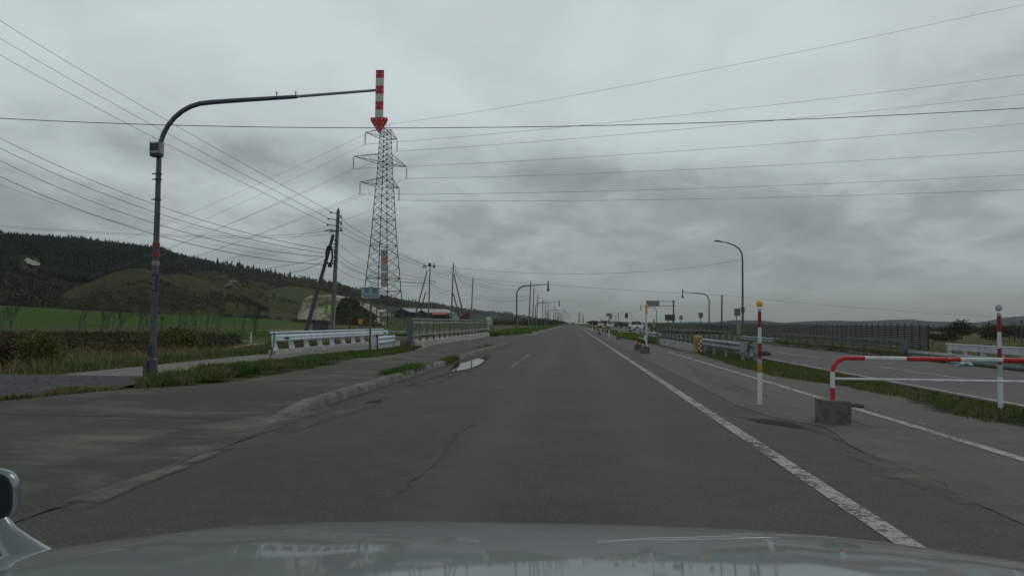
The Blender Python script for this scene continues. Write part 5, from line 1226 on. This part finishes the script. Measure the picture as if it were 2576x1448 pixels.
for i, (Lp, Rp, (vt, vb), _) in enumerate(ARMS):
    # half span on the ground plane, 45 degrees to the line of sight: left tip nearer, right tip farther
    sp = (Rp[0]-Lp[0])/F*184/2
    for s_, (u, v) in ((-1, Lp), (1, Rp)):
        tip = off(u, v, 184+s_*sp); TIPS[(i, s_)] = tip+TB; b = MB(); zt, zb_ = zz_(vt), zz_(vb)
        d = Vector((tip.x, tip.y, 0)).normalized(); best = sorted(range(4), key=lambda k: -leg(k, zb_).normalized().dot(d))[:2]
        lo, up = [leg(k, zb_) for k in best], [leg(k, zt) for k in best]
        for p_ in lo+up: b.tube([p_, tip], .075, 4, False)
        for f in (.3, .6):
            q = [p_.lerp(tip, f) for p_ in lo+up]; b.tube([q[0], q[1]], .035, 3); b.tube([q[0], q[2]], .035, 3); b.tube([q[1], q[3]], .035, 3); b.tube([q[2], lo[0].lerp(tip, max(0, f-.3))], .03, 3)
        b.build('cross_arm', 'tower_steel', PY)
        s2 = MB(); L = 2.9
        for k in range(11): s2.lathe(tip+Vector((0, 0, -.45-k*.22)), [(.06, 0), (.25, .05), (.06, .10)], 8)
        s2.tube([tip, tip-Vector((0, 0, L))], .035, 5); s2.tube([tip+Vector((-.45, 0, -L-.02)), tip+Vector((.45, 0, -L))], .06, 5); s2.build('insulator_string', 'insulator', PY)
b = MB(); zt = zz_(320)
for k in range(4): b.tube([leg(k, zt), leg(k, zt)*1.0+Vector((0, 0, 1.4))-Vector((leg(k, zt).x*.5, leg(k, zt).y*.5, 0))], .05, 4)
b.tube([leg(0, zt), leg(2, zt)], .05, 4); b.tube([leg(1, zt), leg(3, zt)], .05, 4); b.build('top_peak', 'tower_steel', PY)
for (v0, v1, m, n_) in ((629, 645, 'sign_white', 'warning_panel'), (646, 664, 'banner_red', 'warning_panel'), (665, 683, 'banner_white', 'warning_panel'), (685, 701, 'banner_pink', 'warning_panel'), (703, 721, 'banner_pink', 'warning_panel')):
    a, c = off(959.3, v0, 180.5), off(972.5, v1, 180.5); b = MB(); b.prism([(a.x, a.y, a.z), (c.x, c.y, a.z), (c.x, c.y, c.z), (a.x, a.y, c.z)], (0, .05, 0)); q = b.build(n_, m, PY)
    if m == 'banner_red': b = MB(); b.box(((a.x+c.x)/2, (a.y+c.y)/2-.06, (a.z+c.z)/2+.1), (.8, .03, 1.2)); b.build('red_square', 'red_sticker', q) if False else None
    f = MB(); f.tube([(a.x, a.y-.03, a.z), (c.x, c.y-.03, a.z), (c.x, c.y-.03, c.z), (a.x, a.y-.03, c.z), (a.x, a.y-.03, a.z)], .035, 4); f.build('frame', 'tower_steel', q)

# distant pylons beyond the end of the road
def far_pylon(u, v0, v1, D, label, w):
    a, b_ = VD(u, v1, D), VD(u, v0, D); Hh = b_.z-a.z
    t, _, lg = pylon(a, .6, Hh, [(0, w), (Hh*.7, w*.35), (Hh, w*.2)], [Hh*(i/9) for i in range(10)], label, detail=False, r=.22, name='distant_tower')
    bb = MB()
    for f in (.72, .83, .94): bb.tube([(-w*.8, 0, Hh*f), (w*.8, 0, Hh*f)], .22, 4)
    bb.build('cross_arm', 'tower_steel', t)
far_pylon(1457, 783.7, 811, 1500, 'taller distant lattice mast just right of the vanishing road', 2.6)
far_pylon(1466.6, 789, 811, 1700, 'shorter distant mast right of the taller distant one', 1.8)

# ------------------------------------------------------------------ wires
def wire(label, pts, px=.55, m='wire_black', group=None, sag=None, n=26):
    """pts: 2 or 3 control points (u, v, distance) or world vectors; quadratic through 3 points"""
    P = [p if isinstance(p, Vector) else VD(*p) for p in pts]
    if len(P) == 2: mid = (P[0]+P[1])/2-Vector((0, 0, sag or 0)); P = [P[0], mid, P[1]]
    Q = []; 
    for i in range(n+1):
        t = i/n; Q.append(P[0]*((1-t)*(1-2*t))+P[1]*(4*t*(1-t))+P[2]*(t*(2*t-1)))
    rs = [max(.006, px*((CM.T@np.array(q-Vector((0, 0, H))))[2]*-1)/F) if (CM.T@np.array(q-Vector((0, 0, H))))[2] < -2 else .006 for q in Q]
    o = MB(); o.tube(Q, [float(r) for r in rs], 5); w = o.build('overhead_wire', m)
    return tag(w, label, 'wire', group)
def mid3(a, b, c): return [a, b, c]
wire('thick black cable crossing the whole sky just below the striped arrow', [(-160, 288, 26), (1180, 321, 25.2), (2740, 262, 26)], .95, n=40)
# conductors of the pylon, to the right
names = ('upper', 'middle', 'lower')
for i, (vl, vr) in enumerate(((182, 232), (305, 373), (433, 471))):
    for s_, vv in ((-1, vl), (1, vr)):
        a = TIPS[(i, s_)]-Vector((0, 0, 2.95)); D = 113 if s_ < 0 else 124
        c = VD(2576, vv, D); c2 = a+(c-a)*1.12; mid = (a+c2)/2; bow = VD((1288+F*0)*0+1800, (0), 1) if False else None
        wire('thin conductor running right from the %s %s arm of the pylon' % ('left' if s_ < 0 else 'right', names[i]), [a, mid-Vector((0, 0, 1.0)), c2], .36, 'wire_black')
        # to the left, sinking behind the ridge
        D2 = 520; off_ = Vector((-460+(-8 if s_ < 0 else 8), 608-s_*9, 0)); e = TB+Vector((-410+s_*6, 420+s_*5, 0)); e.z = (34, 26, 18)[i]
        wire('thin conductor sinking left from the %s %s arm of the pylon' % ('left' if s_ < 0 else 'right', names[i]), [a, (a+e)/2-Vector((0, 0, 7.5)), e], .26, 'wire_grey', n=30)
tp_ = Vector(TB)+Vector((0, 0, zz_(320)+1.2))
wire('highest faint ground wire rising right from the pylon top', [tp_, (tp_+VD(2576, 5, 117))/2-Vector((0, 0, 1.5)), tp_+(VD(2576, 5, 117)-tp_)*1.1], .34, 'wire_grey')
e = TB+Vector((-410, 420, 46)); wire('faint ground wire sinking left from the pylon top', [tp_, (tp_+e)/2-Vector((0, 0, 6)), e], .26, 'wire_grey')
# lines into the big pole from the left
for (v0, u1, v1, l) in ((43, 836, 534, 'uppermost of the three black wires running down to the pointed pole'), (88, 830, 550.5, 'middle one of the three black wires running down to the pointed pole'), (130, 829, 565.6, 'lowest of the three black wires running down to the pointed pole')):
    s = (v1-v0)/u1; wire(l, [(-200, v0-s*1.18*200, 28), (300, v0+s*1.06*300+4, 41), (u1, v1, 78)], .5)
for (v0, vm, u1, v1, px, l) in ((338, 535, 822, 628, .62, 'first of the lower black cables from the upper left, reaching the pole above its coil'), (362, 553, 822, 637, .62, 'second of the lower black cables from the upper left, reaching the coil'),
                        (390, 580, 812, 645, .62, 'third of the lower black cables from the upper left, reaching the brace pole'), (431, 606, 814, 665.5, .75, 'thick wavy black cable sinking from the left edge to the brace pole')):
    s = (vm-v0)/450; wire(l, [(-200, v0-s*1.15*200, 28), (450, vm, 47), (u1, v1, 78)], px)
wire('very thin grey wire crossing behind the near pole from the left edge', [(-100, 380, 60), (390, 545, 90), (800, 651, 150)], .24, 'wire_grey')
wire('faint grey wire falling from the left edge below the wavy cable', [(-100, 425, 60), (390, 583, 90), (700, 645, 150)], .3, 'wire_grey')
wire('nearly level thin wire from the left edge to the switch on the big pole', [(-200, 552, 110), (400, 590, 90), (812, 582, 78)], .40, 'wire_grey')
wire('second nearly level thin wire just below it, ending at the pole crossarm', [(-200, 557, 110), (420, 594.5, 90), (840, 587, 78)], .34, 'wire_grey')
wire('service wire rising from the dark hillside to the cable coil, upper one', [(243, 708, 220), (530, 690, 130), (818, 643.5, 78)], .5)
wire('service wire rising from the dark hillside to the cable coil, lower one', [(184, 732, 240), (500, 718, 130), (814, 654, 78)], .55)
wire('thin wire climbing from the ridge woods to the coil, upper faint one', [(540, 655, 170), (700, 630, 120), (822, 608, 78)], .24, 'wire_grey')
wire('thin wire climbing from the ridge woods to the coil, lower faint one', [(540, 661, 170), (700, 638, 120), (822, 615, 78)], .24, 'wire_grey')
# big pole to the crossarm pole and onward
cr = [((861, 547), (1064, 664), 'first wire from the pointed pole top down to the crossarm pole', 600, .42), ((859, 563), (1070, 668), 'second wire from the pointed pole top down to the crossarm pole', 620, .42), ((858, 579), (1066, 672), 'third wire from the pointed pole top down to the crossarm pole', 633, .42)]
for a, c, l, vm, px in cr: wire(l, [(*a, 78), (930, a[1]+(c[1]-a[1])*.43, 98), (*c, 154)], px)
for (a, vm, c, l, px) in (((848, 605), 672, (1078, 702), 'low cable leaving the big pole just below its crossarm', .42), ((846, 633), 690, (1078, 706), 'low cable leaving the big pole at the middle of its coil', .42),
                          ((846, 645), 699, (1078, 711), 'low cable leaving the big pole near the bottom of its coil', .48), ((845, 652), 701, (1078, 713), 'low cable hanging just under the one at the bottom of the coil', .40), ((845, 671), 713, (1078, 719), 'lowest cable leaving the big pole under its black terminal box', .42)):
    wire(l, [(*a, 78), (955, vm, 103), (*c, 154)], px)
for (a, vm, c, l) in (((1093, 672), 688, (1139, 673), 'slack wire hanging between the crossarm pole and the next, upper one'), ((1088, 677), 696, (1139, 681), 'slack wire hanging between the crossarm pole and the next, lower one'),
                      ((1082, 709), 729, (1136, 731), 'cable sagging from the crossarm pole to the next, upper one'), ((1082, 712), 738, (1136, 737), 'cable sagging from the crossarm pole to the next, lower one')):
    wire(l, [(*a, 154), (1112, vm, 150), (*c, 145)], .34)
for k, (a, vm, c, l) in enumerate((((1145, 666), 698, (1190, 704), 'highest slack wire between the double braced pole and the plain third pole'), ((1144, 673), 709, (1190, 711), 'middle slack wire between the double braced pole and the plain third pole'), ((1144, 680), 714, (1189, 718), 'lowest slack wire between the double braced pole and the plain third pole'),
                      ((1137, 733), 744, (1185, 742), 'cable between the double braced pole and the third pole, upper one'), ((1137, 738), 753, (1185, 750), 'cable between the double braced pole and the third pole, lower one'))):
    wire(l, [(*a, 145), (1166, vm, 163), (*c, 184)], .32)
for k, (a, vm, c, l) in enumerate((((1192, 699), 716, (1333, 716), 'highest of the wires sagging from the third pole toward the arched sign'), ((1192, 706), 725, (1332, 721), 'second of the wires sagging from the third pole toward the arched sign'), ((1192, 712), 730, (1332, 726), 'third of the wires sagging from the third pole toward the arched sign'),
                      ((1186, 740), 748, (1331, 743), 'upper cable of the lower set sagging toward the arched sign'), ((1186, 744), 756, (1331, 750), 'middle cable of the lower set sagging toward the arched sign'), ((1186, 748), 760, (1331, 753), 'bottom cable of the lower set sagging toward the arched sign'))):
    wire(l, [(*a, 184), (1262, vm, 197), (*c, 212)], .30, 'wire_grey')
wire('long thin wire from the braced poles across the road to the plain right pole', [(1150, 687, 145), (1316, 711.4, 152), (1817, 742, 172)], .36, 'wire_grey', n=40)
wire('faint wire falling right from the plain right pole past the street lamp', [(1817, 742, 172), (2190, 776, 150), (2700, 806, 130)], .28, 'wire_grey')
wire('thin wire strung from the crossarm pole over the road to the street lamp', [(1096, 669, 154), (1447, 688.5, 112), (1868, 652, 78)], .34, 'wire_grey', n=40)
wire('steep guy wire slanting down to the right of the pole beside the arched sign', [(1331, 775, 212), (1345, 795, 208), (1362, 802, 204)], .3, 'wire_grey')

# ------------------------------------------------------------------ buildings
def gable(u, v, D, L, Wd, eave, ridge, label, wall, roof, rz=0, name='barn', win=0, z=None):
    p = VD(u, v, D); zz = p.z if z is None else z; t = thing(name, label, 'building', (p.x, p.y, zz), rz)
    b = MB(); b.prism([(-Wd/2, 0, -1), (Wd/2, 0, -1), (Wd/2, 0, eave), (0, 0, ridge), (-Wd/2, 0, eave)], (0, L, 0)); b.build('wall', wall, t)
    b = MB(); e = .4; s = (ridge-eave)/(Wd/2)
    for k in (-1, 1): b.prism([(0, -e, ridge+.12), (k*(Wd/2+e), -e, eave-s*e+.12), (k*(Wd/2+e), -e, eave-s*e+.3), (0, -e, ridge+.3)], (0, L+2*e, 0))
    b.build('roof', roof, t)
    for i in range(win): b = MB(); b.box((-Wd/2-.05 if False else -Wd/2+(i+.5)*Wd/win, -.04, eave*.45), (Wd/win*.5, .06, eave*.4)); b.build('window', 'glass_dark', t)
    return t
gable(1012, 793, 330, 26, 10.5, 1.4, 3.0, 'dark open barn with a pale grey gabled roof left of the utility poles', 'wall_dark', 'roof_grey', R(-38), z=VD(1012, 793.5, 330).z)
t = gable(972, 793, 345, 9, 9, 1.2, 2.2, 'long low shed with a whitish roof behind the right foot of the pylon', 'wall_white', 'roof_grey', R(0), 'shed', z=VD(972, 792.5, 345).z)
t.scale = (1.0, 1.0, 1.0); t.rotation_euler = (0, 0, R(78))
gable(1060, 794, 300, 5, 3.0, 1.3, 2.0, 'tiny brown shed with a pale roof behind the first braced pole', 'wall_brown', 'roof_grey', R(20), 'shed')
gable(1124, 796, 300, 5, 8.2, 1.1, 2.0, 'bright red roofed building behind the double braced utility pole', 'wall_dark', 'roof_red', R(95), 'house', z=VD(1124, 799.5, 300).z)
gable(1095, 796, 345, 5, 5.5, 1.1, 2.0, 'dull red roofed building left of the bright red one', 'wall_brown', 'roof_red', R(88), 'house', z=VD(1095, 799, 345).z)
gable(1171, 800, 280, 4, 3.0, 1.2, 2.0, 'small dark red shed right of the bright red roof', 'wall_brown', 'roof_red', R(15), 'shed', z=VD(1171, 802, 280).z)
gable(1144, 799, 300, 4, 3.6, 1.2, 2.2, 'small grey shed between the red roof and the plain third pole', 'wall_white', 'roof_grey', R(15), 'shed', z=VD(1150, 801, 300).z)
gable(1232, 806, 200, 3.4, 1.7, .8, 1.0, 'small white hut behind the round mirror at the end of the railing', 'wall_white', 'roof_grey', R(4), 'hut', z=VD(1232, 807, 200).z)

# ------------------------------------------------------------------ cars on the road
def road_car(x, y, label, m='car_white', s=1.0, away=False, group=None):
    t = thing('car', label, 'car', (x, y, 0), math.pi if away else 0, group); w, L = 1.72*s, 4.3*s
    def section(z, hw_, y0, y1): return [(-hw_, y0, z), (hw_, y0, z), (hw_, y1, z), (-hw_, y1, z)]
    secs = [(.28, .80, .12, -.10), (.50, .86, .0, .0), (.78, .86, .03, .02), (.95, .83, .12, .06)]
    b = MB(); vs = []
    for z, hwf, a, c in secs: vs += [(px_*s, py*s, z*s) for px_, py, z in [(-hwf+.12, a, z), (hwf-.12, a, z), (hwf, a+.25, z), (hwf, 4.3-c-.2, z), (hwf-.1, 4.3-c, z), (-hwf+.1, 4.3-c, z), (-hwf, 4.3-c-.2, z), (-hwf, a+.25, z)]]
    b.add(vs, [tuple(range(7, -1, -1)), tuple(range(24, 32))]+[(8*i+k, 8*i+(k+1) % 8, 8*i+8+(k+1) % 8, 8*i+8+k) for i in range(3) for k in range(8)]); b.build('body', m, t)
    b = MB(); c0 = section(.95, .80, .95, 4.15); c1 = section(1.50, .62, 1.75, 3.75); b.add([(a*s, c*s, d*s) for a, c, d in c0+c1], [(0, 1, 5, 4), (1, 2, 6, 5), (2, 3, 7, 6), (3, 0, 4, 7), (4, 5, 6, 7)]); cb = b.build('cabin', m, t)
    b = MB(); b.add([(a*s, c*s, d*s) for a, c, d in ((-.70, 1.02, 1.0), (.70, 1.02, 1.0), (.57, 1.62, 1.44), (-.57, 1.62, 1.44), (-.70, 1.00, .99), (.70, 1.00, .99), (.57, 1.60, 1.45), (-.57, 1.60, 1.45))], [(7, 6, 5, 4), (4, 5, 1, 0), (6, 7, 3, 2)]); b.build('windscreen', 'glass_dark', cb)
    for sx_ in (-1, 1):
        b = MB(); b.prism([(sx_*.795*s, 1.25*s, 1.0*s), (sx_*.795*s, 3.95*s, 1.0*s), (sx_*.66*s, 3.6*s, 1.42*s), (sx_*.66*s, 1.85*s, 1.42*s)], (sx_*.015*s, 0, 0)); b.build('side_window', 'glass_dark', cb)
        b = MB(); b.box((sx_*.62*s, -.01, .70*s), (.34*s, .10*s, .15*s), bev=.03); b.build('headlight' if not away else 'tail_light', 'headlight' if not away else 'red_sticker', t)
        b = MB(); b.box((sx_*.98*s, 1.15*s, 1.02*s), (.2*s, .1*s, .13*s), bev=.02); b.build('door_mirror', m, t)
        for yy in (.82, 3.4): b = MB(); b.tube([(sx_*.62*s, yy*s, .32*s), (sx_*.86*s, yy*s, .32*s)], .32*s, 16); wh = b.build('wheel', 'tyre', t); b = MB(); b.tube([(sx_*.86*s, yy*s, .32*s), (sx_*.87*s, yy*s, .32*s)], .19*s, 12); b.build('rim', 'galvanised', wh)
    b = MB(); b.box((0, -.02, .66*s), (.78*s, .05*s, .10*s)); b.box((0, -.02, .40*s), (1.1*s, .06*s, .14*s)); b.build('grille', 'wall_dark', t)
    b = MB(); b.box((0, -.045, .50*s), (.34*s, .02, .16*s)); b.build('number_plate', 'car_white', t)
    return t
road_car(9.35, 112, 'nearest white oncoming car, beside the red and white barrier', s=1.12, group='white oncoming cars')
road_car(10.0, 205, 'second white oncoming car, behind the orange tipped snow pole', s=1.1, group='white oncoming cars')
road_car(9.6, 262, 'farthest white oncoming car, left of the dark tree clump', s=1.12, group='white oncoming cars')
road_car(-.2, 520, 'tiny dark car driving away at the vanishing point of the road', 'car_dark', 1.15, True)

# ------------------------------------------------------------------ our own car: bonnet and fender mirror
SIL = [(-300, 1500), (0, 1426), (142, 1397), (290, 1373), (478, 1341), (632, 1321), (854, 1311), (1050, 1309), (1210, 1311.5), (1539, 1317.5), (1868, 1330), (2050, 1344), (2197, 1361), (2394, 1390), (2576, 1424), (2900, 1500)]
OC = thing('car', 'silver green car bonnet of our own vehicle along the bottom edge', 'car', (0, 0, 0))
def slope(m):      # how steeply the bonnet falls, going forward
    return .125+.118*max(0, (m-.55))**2.2/.2
NX, NY = 96, 60; grid = []
def hoodpt(a, c):
    u = -260+(2840+260)*a; v = interp(SIL, u)[0]; k = (u-1258)/1288; Yc = 1.78-.30*k*k-.08*abs(k)**4
    crest = VY(u, v, Yc) if True else None
    s0 = (H-crest.z)/math.hypot(crest.x, crest.y)
    # parameter c: 0 at the windscreen, 1 past the crest to the grille
    Y0, Y1 = .62, Yc+.34
    Y = Y0+(Y1-Y0)*c; tq = (Y-Y0)/(Yc-Y0)
    x = crest.x*(.97+.03*min(1, tq)) ; dz = Yc-Y
    # fall per metre grows from .115 at the windscreen to the sight-line slope at the crest and beyond
    sc = s0*math.hypot(crest.x, crest.y)/Yc
    A_, w = .135+.02*k*k, .30
    if dz >= 0: z = crest.z+A_*dz+(sc-A_)*w*(1-math.exp(-dz/w))
    else: q = -dz; z = crest.z-sc*q-2.1*q*q-3*q**3
    return Vector((x, Y, z))
b = MB(); b.add([hoodpt(i/(NX-1), j/(NY-1)) for j in range(NY) for i in range(NX)], [(j*NX+i, j*NX+i+1, (j+1)*NX+i+1, (j+1)*NX+i) for j in range(NY-1) for i in range(NX-1)])
b.build('bonnet', 'car_silver', OC, True)
# pressed crease lines in the bonnet
for (pts, l) in (([(1500, 1362), (1640, 1353), (1800, 1350), (1960, 1352), (2150, 1359), (2330, 1372), (2480, 1389)], 'crease'),):
    q = []
    for u, v in pts:
        best = None; r = CM@np.array(((u-1288)/F, -(v-724)/F, -1)); 
        for k in range(400):
            tt = .7+k*.003; pp = Vector(r*tt+[0, 0, H]); a_ = (u+260)/3100
            k2 = (u-1258)/1288; Yc = 1.78-.30*k2*k2-.08*abs(k2)**4; hp = hoodpt(a_, (pp.y-.62)/(Yc+.34-.62))
            if pp.z <= hp.z: best = pp; break
        if best: q.append(best+Vector((0, 0, .0005)))
    if len(q) > 2: b = MB(); b.tube(q, [.0003]+[.0007]*(len(q)-2)+[.0003], 6); b.build('bonnet_crease', 'car_silver', OC, True)
# sides and nose below, so the car is whole from beside it
for s_, (u_, nm) in ((0, (-260, 'fender')), (1, (2840, 'fender'))):
    col_ = [hoodpt(s_*1.0, j/20) for j in range(21)]; b = MB(); dx_ = -.05 if s_ == 0 else .05
    vs = col_+[Vector((p.x+dx_, p.y, p.z-.10)) for p in col_]+[Vector((p.x+dx_, p.y, .28)) for p in col_]
    b.add(vs, [(i, i+1, 21+i+1, 21+i) for i in range(20)]+[(21+i, 22+i, 43+i, 42+i) for i in range(20)]); b.build('fender', 'car_silver', OC, True)
row_ = [hoodpt(i/30, 1.0) for i in range(31)]; b = MB(); b.add(row_+[Vector((p.x, p.y+.06, p.z-.12)) for p in row_]+[Vector((p.x*.99, p.y+.05, .25)) for p in row_], [(i, i+1, 32+i, 31+i) for i in range(30)]+[(31+i, 32+i, 63+i, 62+i) for i in range(30)]); b.build('front_bumper', 'car_silver', OC, True)
# fender mirror: swept stalk and rounded housing
def m3(u, v, D=1.40): return VD(u, v, D)
ar = MB(); top = [(-60, 1322), (-20, 1310), (20, 1314), (42, 1322), (70, 1342), (100, 1366), (138, 1394), (150, 1408)]; bot = [(150, 1440), (90, 1452), (40, 1452), (-10, 1452), (-60, 1452)]
pl_ = [m3(u, v, 1.36+.0007*max(0, 1400-v)) for u, v in top+bot]
secs = []
pathp = [m3(-8, 1306, 1.40), m3(6, 1336, 1.395), m3(34, 1366, 1.385), m3(66, 1396, 1.37), m3(92, 1424, 1.355), m3(104, 1460, 1.34)]; rad = [.018, .023, .030, .038, .047, .060]
vs = []; n = 18
for p_, r_ in zip(pathp, rad):
    for k in range(n): a = 2*math.pi*k/n; vs.append(p_+Vector((math.cos(a)*r_*1.05, math.sin(a)*r_*.9, math.sin(a)*.0+math.cos(a)*r_*.32)))
ar.add(vs, [(i*n+k, i*n+(k+1) % n, (i+1)*n+(k+1) % n, (i+1)*n+k) for i in range(len(pathp)-1) for k in range(n)]+[tuple(range(n))]); st_ = ar.build('mirror_stalk', 'fender_silver', OC, True)
c0 = m3(-52, 1248, 1.42); ax = [Vector(CM[:, 0]), Vector(CM[:, 1]), Vector(CM[:, 2])]
def sq(a, hw_, hh_, e=3.2): c_, s2 = math.cos(a), math.sin(a); return math.copysign(abs(c_)**(2/e), c_)*hw_, math.copysign(abs(s2)**(2/e), s2)*hh_
def ringm(w_, h_, dpt, nn=40): return [c0+ax[0]*sq(2*math.pi*k/nn, w_, h_)[0]+ax[1]*sq(2*math.pi*k/nn, w_, h_)[1]-ax[2]*dpt for k in range(nn)]
def loft(rings, cap0=False, cap1=True):
    b = MB(); nn = len(rings[0]); b.add(sum(rings, []), [(i*nn+k, i*nn+(k+1) % nn, (i+1)*nn+(k+1) % nn, (i+1)*nn+k) for i in range(len(rings)-1) for k in range(nn)]+([tuple(range(nn))] if cap0 else [])+([tuple((len(rings)-1)*nn+k for k in range(nn))] if cap1 else [])); return b
hs = loft([ringm(.066, .048, -.004), ringm(.069, .051, .002), ringm(.0695, .052, .010), ringm(.064, .049, .024), ringm(.050, .040, .036), ringm(.03, .024, .042)]).build('mirror_housing', 'fender_silver', OC, True)
loft([ringm(.066, .048, -.0045), ringm(.0655, .0475, -.0055), ringm(.060, .043, -.005), ringm(.0595, .0425, .004)], False, False).build('rubber_rim', 'black_rubber', hs, True)
loft([ringm(.0598, .0428, -.001), ringm(.03, .02, -.0012)], False, True).build('mirror_glass', 'glass_dark', hs, False)

# ------------------------------------------------------------------ haze over the valley
m = bpy.data.materials.new('haze'); m.use_nodes = True; nt = m.node_tree; nt.nodes.clear()
vol = N('ShaderNodeVolumePrincipled'); vol.inputs['Color'].default_value = (.80, .86, .88, 1); vol.inputs['Density'].default_value = .00010; vol.inputs['Anisotropy'].default_value = .0
oo = N('ShaderNodeOutputMaterial'); lk(vol.outputs[0], oo.inputs['Volume']); MATS['haze'] = m
b = MB(); b.box((0, 2400, 58), (8200, 5400, 130)); hz_o = b.build('haze', 'haze'); hz_o['kind'] = 'stuff'
